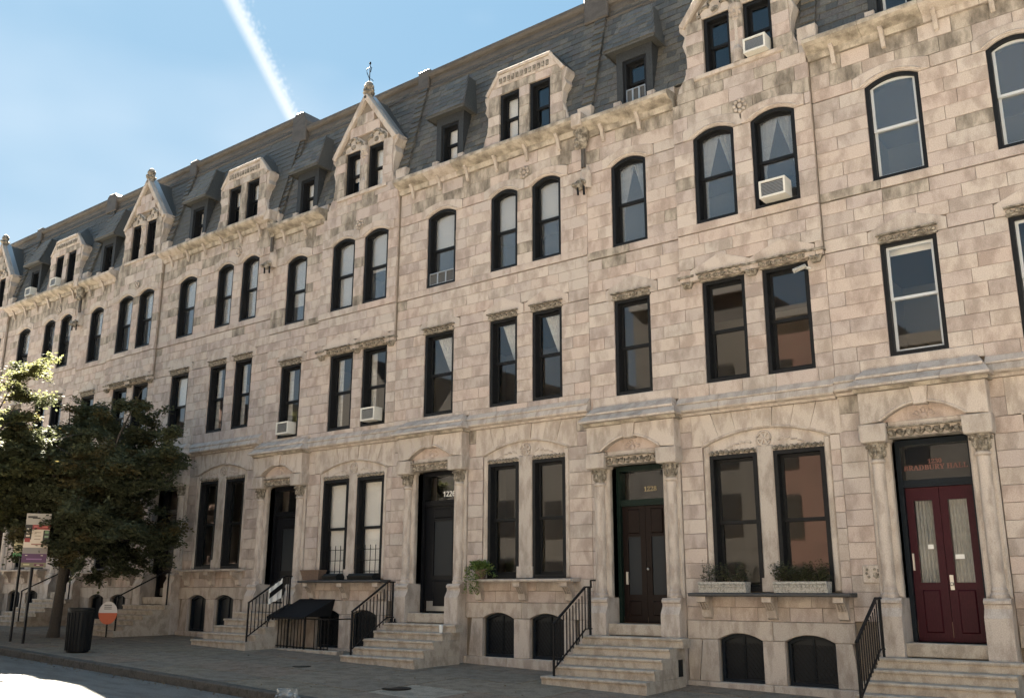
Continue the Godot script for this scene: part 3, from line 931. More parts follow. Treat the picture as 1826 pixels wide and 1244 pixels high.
	if opt.get("bars", false):
		for w in [P1, P2]:
			var gb := MB.new()
			for q in 4: gb.bar(Vector3(w.x + 0.12 + q * 0.19, g + 0.45, -0.09), Vector3(w.x + 0.12 + q * 0.19, g + 1.15, -0.09), 0.014)
			for q in 3: gb.bar(Vector3(w.x + 0.06, g + 0.5 + q * 0.27, -0.09), Vector3(w.y - 0.06, g + 0.5 + q * 0.27, -0.09), 0.014)
			put("window_grille", gb, M.iron, root)
	var sf := MB.new()
	sf.xprism(PackedVector2Array([Vector2(-0.2, g + 0.215), Vector2(0.34, g + 0.215), Vector2(0.355, g + 0.235), Vector2(0.355, g + 0.262), Vector2(0.34, g + 0.275), Vector2(-0.2, g + 0.29)]), P1.x - 0.42, P2.y + 0.42)
	var shelf := put("sill_shelf", sf, M.shelf_dark if opt.get("dark_shelf", false) else trim_tones[2], root)
	for q in [P1.x - 0.18, pc, P2.y + 0.18]:
		var bk := MB.new()
		bk.xprism(PackedVector2Array([Vector2(0.008, g + 0.212), Vector2(0.30, g + 0.212), Vector2(0.30, g + 0.12), Vector2(0.22, g + 0.10), Vector2(0.12, g - 0.02), Vector2(0.085, g - 0.16), Vector2(0.008, g - 0.19)]), q - 0.09, q + 0.09)
		for e in 3: bk.bar(Vector3(q - 0.055 + e * 0.055, g + 0.10, 0.245), Vector3(q - 0.055 + e * 0.055, g - 0.03, 0.135), 0.02, 0.02)
		put("bracket", bk, trim_tones[3], shelf)
	# ---- plinth: band with arched heads, piers, base course, basement windows
	var edges := [X, (X + bx[0].x) * 0.5 + 0.4, (bx[0].y + bx[1].x) * 0.5, X1]
	edges[1] = maxf(edges[1], xc + 1.04)
	for q in range(1, 3):
		var b: Vector2 = bx[q - 1]
		var p := PackedVector2Array([Vector2(edges[q] + 0.003, g - 0.56), Vector2(b.x, g - 0.56)])
		var aa := arc(b.x, b.y, g - 0.56, 0.12, 12)
		for e in range(1, aa.size()): p.append(aa[e])
		p.append_array(PackedVector2Array([Vector2(edges[q + 1] - 0.003, g - 0.56), Vector2(edges[q + 1] - 0.003, g - 0.225), Vector2(edges[q] + 0.003, g - 0.225)]))
		var mb := MB.new()
		mb.prism(p, -0.30, 0.035, 0.012)
		put("plinth_stone", mb, trim_tones[q], root)
	var piers := [[xc + 1.04, bx[0].x - 0.42, 0.1], [bx[0].x - 0.41, bx[0].x, 0.0], [bx[0].y, bx[1].x, 0.0], [bx[1].y, bx[1].y + 0.3, 0.1], [bx[1].y + 0.4, X1, 0.0]]
	for q in piers.size():
		var p: Array = piers[q]
		if p[1] - p[0] < 0.08: continue
		var mb := MB.new()
		var s0: float = -0.13 if q == 1 else (0.09 if q == 4 else 0.0); var s1: float = 0.10 if q == 3 else (-0.13 if q == 0 else 0.0)
		mb.prism(PackedVector2Array([Vector2(p[0] + 0.003 + s0 * 0.0, by + 0.003), Vector2(p[1] - 0.003 + (0.09 if q == 3 else 0.0), by + 0.003), Vector2(p[1] - 0.003 + (0.09 if q == 0 else 0.0), g - 0.565), Vector2(p[0] + 0.003 + (0.09 if q == 1 else 0.0), g - 0.565)]), -0.30, 0.03 + 0.004 * (q % 2), 0.01)
		put("plinth_stone", mb, trim_tones[(q + 1) % 4], root)
	var x := X
	while x < X1 - 0.01:
		var w := rng.randf_range(1.1, 1.6)
		if X1 - x - w < 0.6: w = X1 - x
		var mb := MB.new()
		mb.prism(PackedVector2Array([Vector2(x + 0.003, base - 0.5), Vector2(x + w - 0.003, base - 0.5), Vector2(x + w - 0.003, by), Vector2(x + 0.003, by)]), -0.28, 0.055, 0.015)
		put("plinth_stone", mb, trim_tones[rng.randi() % 4], root)
		x += w
	for b in bx:
		var fo := opening(b.x, b.y, by, g - 0.56, 0.115)
		var fi := MB.inset(fo, 0.06)
		var mb := MB.new(); mb.ring(fo, fi, -0.24, -0.10)
		mb.bar(Vector3((b.x + b.y) * 0.5, by + 0.05, -0.17), Vector3((b.x + b.y) * 0.5, g - 0.5, -0.17), 0.04)
		var bw := put("basement_window", mb, M.navy_paint, root)
		var pn := MB.new(); pn.prism(fi, -0.185, -0.18, 0.0, true)
		put("pane", pn, M.dim_pane, bw)
		if near:
			var gr := MB.new()
			var n := 9
			for e in n * 2:
				var s := lerpf(-0.8, 0.95, float(e) / (n * 2))
				for dirn in [-1, 1]:
					var xa: float = b.x + 0.06 + (s * (b.y - b.x) if dirn > 0 else (1.0 - s) * (b.y - b.x))
					var h := g - 0.60 - by - 0.08
					var pa := Vector3(xa, by + 0.07, -0.13); var pb2 := Vector3(xa + dirn * h * 0.8, by + 0.07 + h, -0.13)
					var t0 := 0.0; var t1 := 1.0
					var lo: float = b.x + 0.06; var hi: float = b.y - 0.06
					var dx := pb2.x - pa.x
					var ta0 := (lo - pa.x) / dx; var tb0 := (hi - pa.x) / dx
					t0 = maxf(0.0, minf(ta0, tb0)); t1 = minf(1.0, maxf(ta0, tb0))
					if t1 - t0 > 0.05: gr.bar(pa.lerp(pb2, t0), pa.lerp(pb2, t1), 0.009)
			put("wire_mesh", gr, M.iron, bw)
	portal(root, k, xc, g, db, opt)
	# ---- eaves
	var e1 := X1 if A else X + pj
	x = X
	while x < e1 - 0.01:
		var w := rng.randf_range(0.9, 1.3)
		if e1 - x - w < 0.5: w = e1 - x
		var mb := MB.new()
		mb.xprism(PackedVector2Array([Vector2(-0.05, u + 10.36), Vector2(0.06, u + 10.36), Vector2(0.09, u + 10.42), Vector2(0.10, u + 10.48), Vector2(0.30, u + 10.56), Vector2(0.36, u + 10.61), Vector2(0.365, u + 10.69), Vector2(0.33, u + 10.725), Vector2(0.03, u + 10.77), Vector2(-0.05, u + 10.77)]), x + 0.003, x + w - 0.003)
		put("eaves_stone", mb, M.crusted if rng.randf() < 0.75 else trim_tones[2], root)
		var bl := MB.new()
		bl.block(x + 0.004, x + w - 0.004, u + 10.765, u + 10.93, -0.2, 0.0, 0.01, [0, 0, 0, 0])
		put("blocking_stone", bl, trim_tones[rng.randi() % 4], root)
		x += w
	x = X + 0.5
	while x < e1 - 0.2:
		var mb := MB.new()
		mb.xprism(PackedVector2Array([Vector2(0.01, u + 10.50), Vector2(0.2, u + 10.53), Vector2(0.2, u + 10.48), Vector2(0.12, u + 10.40), Vector2(0.09, u + 10.28), Vector2(0.05, u + 10.16), Vector2(0.01, u + 10.14)]), x - 0.04, x + 0.04)
		put("eaves_bracket", mb, trim_tones[2], root)
		x += 0.95
	# ---- mansard
	roof(root, k, X, X1, u, A, pc, near)
	slate_dormer(root, k, X + (1.69 if A else 1.33), u, opt, near)
	lay(list, root, u + 10.36, 300)

func gable(root: Node3D, k: int, u: float, pc: float, gw: Array, gy0: float, gy1: float, X1: float, opt: Dictionary) -> void:
	var gb := put("gable_sill", func_box(pc - 1.0, pc + 1.0, gy0 - 0.10, gy0, 0.0, 0.16), trim_tones[1], root)
	for q in 2:
		var w: Vector2 = gw[q]
		var o: Dictionary = opt.get("a" + str(q + 1), {}).duplicate()
		o["z"] = 0.06
		sash(root, w.x, w.y, gy0, gy1, 0, o)
		# trefoil head
		var hd := MB.new()
		var mx := (w.x + w.y) * 0.5
		hd.prism(PackedVector2Array([Vector2(w.x - 0.13, gy1), Vector2(w.y + 0.13, gy1), Vector2(w.y + 0.13, gy1 + 0.2), Vector2(mx + 0.16, gy1 + 0.42), Vector2(mx - 0.16, gy1 + 0.42), Vector2(w.x - 0.13, gy1 + 0.2)]), -0.2, 0.09, 0.01)
		var hn := put("carved_head", hd, trim_tones[q], root)
		var tr := MB.new()
		var pts := []; var rr := []
		for c in [[Vector2(mx - 0.21, gy1 + 0.08), 0.17, 200, 60], [Vector2(mx, gy1 + 0.24), 0.17, 180, 0], [Vector2(mx + 0.21, gy1 + 0.08), 0.17, 120, -20]]:
			for e in 7:
				var a := deg_to_rad(lerpf(c[2], c[3], e / 6.0))
				pts.append(Vector3(c[0].x + cos(a) * c[1], c[0].y + sin(a) * c[1], 0.10)); rr.append(0.042)
		tr.tube(pts, rr, 6)
		tr.blob(Vector3(mx, gy1 + 0.13, 0.095), Vector3(0.10, 0.08, 0.03))
		put("trefoil", tr, M.carved, hn)
	var co := MB.new()
	var cx := Vector3(pc + 0.01, gy0, 0.05)
	co.lathe(cx, [Vector2(0.13, 0.0), Vector2(0.13, 0.30), Vector2(0.10, 0.36), Vector2(0.075, 0.42), Vector2(0.07, 1.0), Vector2(0.10, 1.04), Vector2(0.085, 1.08), Vector2(0.13, 1.2), Vector2(0.16, 1.26), Vector2(0.16, 1.36), Vector2(0.0, 1.36)], 10)
	for e in 6: co.blob(cx + Vector3(0.12 * sin(TAU * e / 6), 1.17, 0.12 * cos(TAU * e / 6)), Vector3(0.04, 0.06, 0.04))
	put("colonnette", co, trim_tones[2], root)
	# raking copings, kneelers, finial
	var ap := Vector2(pc, u + 13.86)
	for s: float in [-1.0, 1.0]:
		var foot := Vector2(pc + s * 1.27, u + 12.18)
		var d := (ap - foot).normalized()
		var nn := Vector2(-d.y, d.x)
		if nn.y < 0: nn = -nn
		for e in 3:
			var a := foot.lerp(ap, e / 3.0) + d * 0.003; var b := foot.lerp(ap, (e + 1) / 3.0) - d * 0.003
			var mb := MB.new()
			mb.prism(PackedVector2Array([a - nn * 0.10, b - nn * 0.10, b + nn * 0.05, a + nn * 0.05]), -0.12, 0.16, 0.015, true)
			put("gable_coping", mb, trim_tones[1], root)
		var fl := MB.new()
		fl.prism(PackedVector2Array([foot + nn * 0.052, ap + nn * 0.052, ap + nn * 0.075, foot + nn * 0.075]), -0.22, -0.02, 0.0, true)
		put("flashing", fl, M.flashing, root)
		# shoulder scroll down the side of the gable
		var sc := MB.new()
		var px := pc + s * 1.17
		var out := PackedVector2Array([Vector2(px - s * 0.1, u + 10.5), Vector2(px + s * 0.30, u + 10.5), Vector2(px + s * 0.22, u + 10.75), Vector2(px + s * 0.08, u + 10.95), Vector2(px + s * 0.0, u + 11.2), Vector2(px + s * 0.02, u + 11.5), Vector2(px + s * 0.10, u + 11.75), Vector2(px + s * 0.03, u + 11.95), Vector2(px + s * 0.16, u + 12.12), Vector2(px + s * 0.16, u + 12.25), Vector2(px - s * 0.1, u + 12.25)])
		sc.prism(out, -0.3, 0.085, 0.015, true)
		put("scroll", sc, trim_tones[2], root)
		# slated roof of the gable, running back into the mansard, and its cheek
		var rf := MB.new()
		var f0 := Vector3(pc + s * 1.36, u + 12.16, -0.15); var r0 := Vector3(pc, u + 13.88, -0.15); var f1 := Vector3(pc + s * 1.36, u + 12.16, -1.3); var r1 := Vector3(pc, u + 13.88, -1.3)
		if s > 0: rf.quad(f0, f1, r1, r0)
		else: rf.quad(f1, f0, r0, r1)
		var ck := Vector3(pc + s * 1.1, 0, 0)
		var c0 := Vector3(ck.x, u + 10.7, -0.28); var c1 := Vector3(ck.x, u + 10.7, -1.2); var c2 := Vector3(ck.x, u + 12.5, -1.2); var c3 := Vector3(ck.x, u + 12.5, -0.28)
		if s > 0: rf.quad(c0, c1, c2, c3)
		else: rf.quad(c1, c0, c3, c2)
		put("gable_roof", rf, slate_tones[4], root)
	var fn := MB.new()
	fn.lathe(Vector3(pc, u + 13.78, 0.02), [Vector2(0.14, 0.0), Vector2(0.13, 0.12), Vector2(0.18, 0.18), Vector2(0.15, 0.22), Vector2(0.09, 0.25), Vector2(0.14, 0.33), Vector2(0.15, 0.40), Vector2(0.10, 0.50), Vector2(0.03, 0.56), Vector2(0, 0.57)], 10)
	for e in 4: fn.blob(Vector3(pc + 0.16 * sin(TAU * e / 4), u + 14.0, 0.02 + 0.16 * cos(TAU * e / 4)), Vector3(0.055, 0.06, 0.055))
	put("finial", fn, M.carved, root)
	if opt.get("vane", false):
		var vn := MB.new()
		var c := Vector3(pc, u + 14.33, 0.02)
		vn.tube([c, c + Vector3(0, 0.62, 0)], [0.016, 0.012], 6)
		vn.tube([c + Vector3(-0.02, 0.12, 0), c + Vector3(-0.09, 0.30, 0.02), c + Vector3(-0.12, 0.42, 0.02), c + Vector3(0.0, 0.48, 0), c + Vector3(0.07, 0.44, 0), c + Vector3(0.03, 0.30, 0)], [0.012, 0.012, 0.012, 0.012, 0.012, 0.012], 5)
		vn.tube([c + Vector3(0.0, 0.10, 0), c + Vector3(0.10, 0.04, 0), c + Vector3(0.17, -0.04, 0)], [0.012, 0.011, 0.009], 5)
		vn.blob(c + Vector3(0, 0.60, 0), Vector3(0.04, 0.05, 0.03))
		put("weathervane", vn, M.iron, root)
func func_box(x0: float, x1: float, y0: float, y1: float, z0: float, z1: float) -> MB:
	var mb := MB.new()
	mb.prism(PackedVector2Array([Vector2(x0, y0), Vector2(x1, y0), Vector2(x1, y1), Vector2(x0, y1)]), z0, z1, minf(0.012, (y1 - y0) * 0.2), true)
	return mb

func stone_dormer(root: Node3D, k: int, u: float, dc: float, gw: Array, gy0: float, gy1: float, list: Array, opt: Dictionary) -> void:
	var half := func(y: float) -> float:
		if y < u + 11.4: return lerpf(1.30, 1.14, clampf((y - u - 10.77) / 0.63, 0, 1))
		if y < u + 12.3: return 1.15
		return lerpf(1.15, 0.80, clampf((y - u - 12.3) / 0.48, 0, 1))
	var ex := []
	for w in gw: ex.append([w.x, w.y, gy0, gy1])
	var wl := MB.new()
	var ys := [u + 10.72, gy0, u + 11.1, u + 11.4, gy1]
	for e in 7: ys.append(gy1 + 0.08 * (e + 1))
	wall_rows(wl, dc - 2, dc + 2, ys, ex, -0.25, -0.04, half, dc)
	put("dormer_wall", wl, M.mortar, root)
	courses(list, dc - 2, dc + 2, breaks([gy0 - 0.12, gy0, gy1, u + 12.44], 0.28), ex, 0.022, half, dc, 0.34, 0.6)
	put("dormer_sill", func_box(dc - 1.02, dc + 1.04, gy0 - 0.11, gy0 - 0.01, 0.0, 0.10), trim_tones[1], root)
	var cp := MB.new()
	cp.prism(PackedVector2Array([Vector2(dc - 1.02, u + 12.45), Vector2(dc + 1.02, u + 12.45), Vector2(dc + 0.80, u + 12.78), Vector2(dc - 0.80, u + 12.78)]), -0.25, 0.03, 0.012)
	var cn := put("dormer_head", cp, trim_tones[3], root)
	var dn := MB.new()
	for e in 12:
		var x := dc - 0.74 + e * 0.134
		dn.box(x - 0.035, x + 0.035, u + 12.52, u + 12.66, 0.02, 0.055)
	put("carved_band", dn, M.carved, cn)
	for s: float in [-1.0, 1.0]:
		var mb := MB.new()
		var a := Vector2(dc + s * 1.20, u + 12.30); var b := Vector2(dc + s * 0.82, u + 12.80)
		var d := (b - a).normalized(); var nn := Vector2(-d.y, d.x)
		if nn.y < 0: nn = -nn
		mb.prism(PackedVector2Array([a - nn * 0.06, b - nn * 0.06, b + nn * 0.04, a + nn * 0.04]), -0.3, 0.06, 0.012, true)
		put("dormer_coping", mb, trim_tones[1], root)
		var sc := MB.new()
		var px := dc + s * 1.14
		sc.prism(PackedVector2Array([Vector2(px - s * 0.1, u + 10.9), Vector2(px + s * 0.2, u + 10.9), Vector2(px + s * 0.12, u + 11.15), Vector2(px + s * 0.02, u + 11.4), Vector2(px + s * 0.03, u + 11.7), Vector2(px + s * 0.13, u + 11.88), Vector2(px + s * 0.08, u + 12.02), Vector2(px + s * 0.14, u + 12.2), Vector2(px + s * 0.14, u + 12.3), Vector2(px - s * 0.1, u + 12.3)]), -0.35, 0.0, 0.012, true)
		put("scroll", sc, trim_tones[2], root)
	var tcap := MB.new()
	tcap.prism(PackedVector2Array([Vector2(dc - 0.86, u + 12.785), Vector2(dc + 0.86, u + 12.785), Vector2(dc + 0.83, u + 12.87), Vector2(dc - 0.83, u + 12.87)]), -0.3, 0.07, 0.012, true)
	put("dormer_coping", tcap, trim_tones[1], root)
	var rf := MB.new()
	var zb := -1.1
	var p0 := Vector3(dc - 0.84, u + 12.87, -0.02); var p1 := Vector3(dc + 0.84, u + 12.87, -0.02); var t0 := Vector3(dc - 0.16, u + 13.42, -0.62); var t1 := Vector3(dc + 0.16, u + 13.42, -0.62)
	rf.quad(p0, p1, t1, t0)
	var q0 := Vector3(dc - 1.24, u + 12.36, -0.1); var q1 := Vector3(dc + 1.24, u + 12.36, -0.1)
	rf.quad(Vector3(q0.x, q0.y, zb), q0, p0, Vector3(p0.x, p0.y, zb)); rf.quad(q1, Vector3(q1.x, q1.y, zb), Vector3(p1.x, p1.y, zb), p1)
	rf.tri(Vector3(p0.x, p0.y, zb), p0, t0); rf.tri(p1, Vector3(p1.x, p1.y, zb), t1)
	rf.quad(Vector3(dc + 1.13, u + 10.8, -0.28), Vector3(dc + 1.13, u + 10.8, zb), Vector3(dc + 1.13, u + 12.4, zb), Vector3(dc + 1.13, u + 12.4, -0.28))
	rf.quad(Vector3(dc - 1.13, u + 10.8, zb), Vector3(dc - 1.13, u + 10.8, -0.28), Vector3(dc - 1.13, u + 12.4, -0.28), Vector3(dc - 1.13, u + 12.4, zb))
	put("dormer_roof", rf, slate_tones[1], root)
	for q in 2:
		var w: Vector2 = gw[q]
		var o: Dictionary = opt.get("a" + str(q + 1), {}).duplicate()
		o["z"] = 0.0
		sash(root, w.x, w.y, gy0, gy1, 0, o)

func slate_dormer(root: Node3D, k: int, dc: float, u: float, opt: Dictionary, near: bool) -> void:
	var fr := MB.new()
	var y0 := u + 10.90; var y1 := u + 12.02
	fr.ring(PackedVector2Array([Vector2(dc - 0.47, y0 - 0.1), Vector2(dc + 0.47, y0 - 0.1), Vector2(dc + 0.47, u + 12.30), Vector2(dc - 0.47, u + 12.30)]), PackedVector2Array([Vector2(dc - 0.31, y0), Vector2(dc + 0.31, y0), Vector2(dc + 0.31, y1), Vector2(dc - 0.31, y1)]), -0.55, -0.03)
	var d := put("dormer", fr, M.dormer_paint, root)
	put("dormer_sill", func_box(dc - 0.52, dc + 0.50, u + 10.79, u + 10.88, -0.1, 0.09), trim_tones[3], root)
	for s in [-1, 1]: put("sill_block", func_box(dc + s * 0.44 - 0.09, dc + s * 0.44 + 0.09, u + 10.885, u + 11.0, -0.1, 0.06), trim_tones[3], root)
	var o: Dictionary = opt.get("a0", {}).duplicate()
	o["z"] = -0.04
	if opt.get("pale", false): o["inner"] = M.frame_white
	sash(root, dc - 0.31, dc + 0.31, y0, y1, 0, o)
	# bell-cast slated hood
	var hd := MB.new()
	var a := Vector3(dc - 0.66, u + 12.27, 0.20); var b := Vector3(dc + 0.66, u + 12.27, 0.20)
	var c := Vector3(dc + 0.32, u + 13.44, -0.36); var e := Vector3(dc - 0.32, u + 13.44, -0.36)
	var a2 := Vector3(dc - 0.66, u + 12.22, -0.62); var b2 := Vector3(dc + 0.66, u + 12.22, -0.62)
	hd.quad(a, b, c, e)
	hd.tri(b, b2, c); hd.tri(b2, c + Vector3(0, 0, -0.5), c); hd.tri(a2, a, e); hd.tri(a2, e, e + Vector3(0, 0, -0.5)); hd.quad(e, c, c + Vector3(0, 0, -0.5), e + Vector3(0, 0, -0.5))
	hd.quad(a2, b2, b, a)
	hd.quad(a + Vector3(0, -0.05, -0.01), b + Vector3(0, -0.05, -0.01), b, a)
	hd.quad(b + Vector3(0, -0.05, 0), b2 + Vector3(0, -0.05, 0), b2, b)
	hd.quad(a2 + Vector3(0, -0.05, 0), a + Vector3(0, -0.05, 0), a, a2)
	var hn := put("dormer_hood", hd, slate_tones[4], d)
	var V := ((c + e) * 0.5 - (a + b) * 0.5)
	var L := V.length()
	var bud := [60]
	slates(hn, "slate", (a + b) * 0.5, Vector3.RIGHT, V.normalized(), func(v: float) -> Array:
		var h := lerpf(0.66, 0.32, clampf(v / L, 0, 1)) - 0.01
		return [-h, h], L - 0.02, null, near, bud)
	var ri := MB.new()
	ri.bar(b, c, 0.05, 0.04); ri.bar(a, e, 0.05, 0.04)
	put("hip_flashing", ri, M.roof_metal, d)

func roof(root: Node3D, k: int, X: float, X1: float, u: float, A: bool, pc: float, near: bool) -> void:
	var o := Vector3(X, u + 10.93, -0.05); var t := Vector3(X, u + 14.12, ROOF_Z)
	var V := (t - o).normalized(); var L := (t - o).length()
	var W := X1 - X
	var N := Vector3.RIGHT.cross(V).normalized()
	var bk := MB.new()
	var dcx := X + (1.69 if A else 1.33)
	var yy := [o.y, u + 12.36, u + 12.5, t.y]
	for q in 3:
		var ym: float = (yy[q] + yy[q + 1]) * 0.5
		var ex := [[dcx - 0.44, dcx + 0.44, 0.0, u + 12.37], [pc - 1.1, pc + 1.1, 0.0, u + (12.4 if A else 12.51)]]
		for rn2 in free_runs(X, X1, ym, 0.001, ex):
			var f0: Vector3 = o.lerp(t, (yy[q] - o.y) / (t.y - o.y)); var f1: Vector3 = o.lerp(t, (yy[q + 1] - o.y) / (t.y - o.y))
			bk.quad(Vector3(rn2[0], f0.y, f0.z), Vector3(rn2[1], f0.y, f0.z), Vector3(rn2[1], f1.y, f1.z), Vector3(rn2[0], f1.y, f1.z))
	bk.quad(t + Vector3(0, 0.15, 0), t + Vector3(W, 0.15, 0), Vector3(X1, u + 14.2, -9.0), Vector3(X, u + 14.2, -9.0))
	bk.quad(Vector3(X1, u + 10.5, -0.2), Vector3(X1, u + 10.5, -9.0), Vector3(X1, u + 14.2, -9.0), Vector3(X1, u + 14.2, ROOF_Z))
	bk.quad(Vector3(X, u + 10.5, -9.0), Vector3(X, u + 10.5, -0.2), Vector3(X, u + 14.2, ROOF_Z), Vector3(X, u + 14.2, -9.0))
	var rn := put("mansard_roof", bk, M.roof_tar, root)
	var dcs := X + (1.69 if A else 1.33)
	var skip := func(a: float, v: float) -> bool:
		var x := X + a; var y := o.y + V.y * v
		if absf(x - dcs) < 0.42 and y < u + 12.3 : return true
		if absf(x - dcs) < 0.30 and y < u + 13.0: return true
		if A and absf(x - pc) < 1.0 and y < u + 12.75: return true
		if not A and absf(x - pc) < 1.0 and y < u + 12.4: return true
		if not A and y > u + 12.2 and absf(x - pc) < 1.2 * (u + 13.6 - y) / 1.5: return true
		return false
	slates(rn, "slate", o, Vector3.RIGHT, V, func(_v: float) -> Array: return [0.0, W], L, skip, near, [300])
	# moulded metal cornice along the top
	var cz := ROOF_Z
	var mc := MB.new()
	mc.xprism(PackedVector2Array([Vector2(cz - 0.1, u + 14.06), Vector2(cz + 0.05, u + 14.06), Vector2(cz + 0.07, u + 14.12), Vector2(cz + 0.07, u + 14.2), Vector2(cz + 0.13, u + 14.24), Vector2(cz + 0.17, u + 14.30), Vector2(cz + 0.18, u + 14.38), Vector2(cz - 0.1, u + 14.40)]), X, X1)
	mc.xprism(PackedVector2Array([Vector2(cz, u + 13.86), Vector2(cz + 0.10, u + 13.82), Vector2(cz + 0.13, u + 13.86), Vector2(cz + 0.09, u + 13.94), Vector2(cz, u + 13.96)]), X, X1)
	put("roof_cornice", mc, M.roof_metal, root)
	# party-wall ridge at the left end, stepped slates
	for q in 18:
		var v := q * L / 18.0
		var c := o + V * v + N * 0.02
		var mb := MB.new()
		var hh := L / 18.0
		var a := c + N * 0.10; var b2 := c + V * (hh * 1.15) + N * 0.055
		var w := 0.15
		var lft := Vector3(-w + 0.02, 0, 0); var rgt := Vector3(w + 0.02, 0, 0)
		mb.quad(a + lft, a + rgt, b2 + rgt, b2 + lft)
		mb.quad(c + lft, c + rgt, a + rgt, a + lft)
		mb.quad(c + rgt, c + V * hh + rgt, b2 + rgt, a + rgt)
		mb.quad(c + V * hh + lft, c + lft, a + lft, b2 + lft)
		put("ridge_slate", mb, slate_tones[q % 6], rn)
	var cb := MB.new()
	cb.prism(PackedVector2Array([Vector2(X - 0.17, u + 10.76), Vector2(X + 0.21, u + 10.76), Vector2(X + 0.21, u + 11.16), Vector2(X - 0.17, u + 11.16)]), -0.25, 0.10, 0.02, true)
	put("ridge_foot", cb, trim_tones[1], root)
	if not A:
		var cap := MB.new()
		var hi := 0.55 if k == 1 or k == 3 else 0.25
		cap.prism(PackedVector2Array([Vector2(X - 0.45, u + 13.9), Vector2(X + 0.25, u + 13.9), Vector2(X + 0.25, u + 14.38 + hi * 0.4), Vector2(X + 0.05, u + 14.40 + hi), Vector2(X - 0.30, u + 14.42 + hi), Vector2(X - 0.45, u + 14.38 + hi * 0.7)]), ROOF_Z - 0.5, ROOF_Z + 0.2, 0.03, true)
		put("party_wall_cap", cap, M.roof_metal, root)
	else:
		var cap := MB.new()
		cap.prism(PackedVector2Array([Vector2(X - 0.22, u + 13.9), Vector2(X + 0.2, u + 13.9), Vector2(X + 0.2, u + 14.5), Vector2(X - 0.22, u + 14.5)]), ROOF_Z - 0.4, ROOF_Z + 0.17, 0.03, true)
		put("party_wall_cap", cap, M.roof_metal, root)

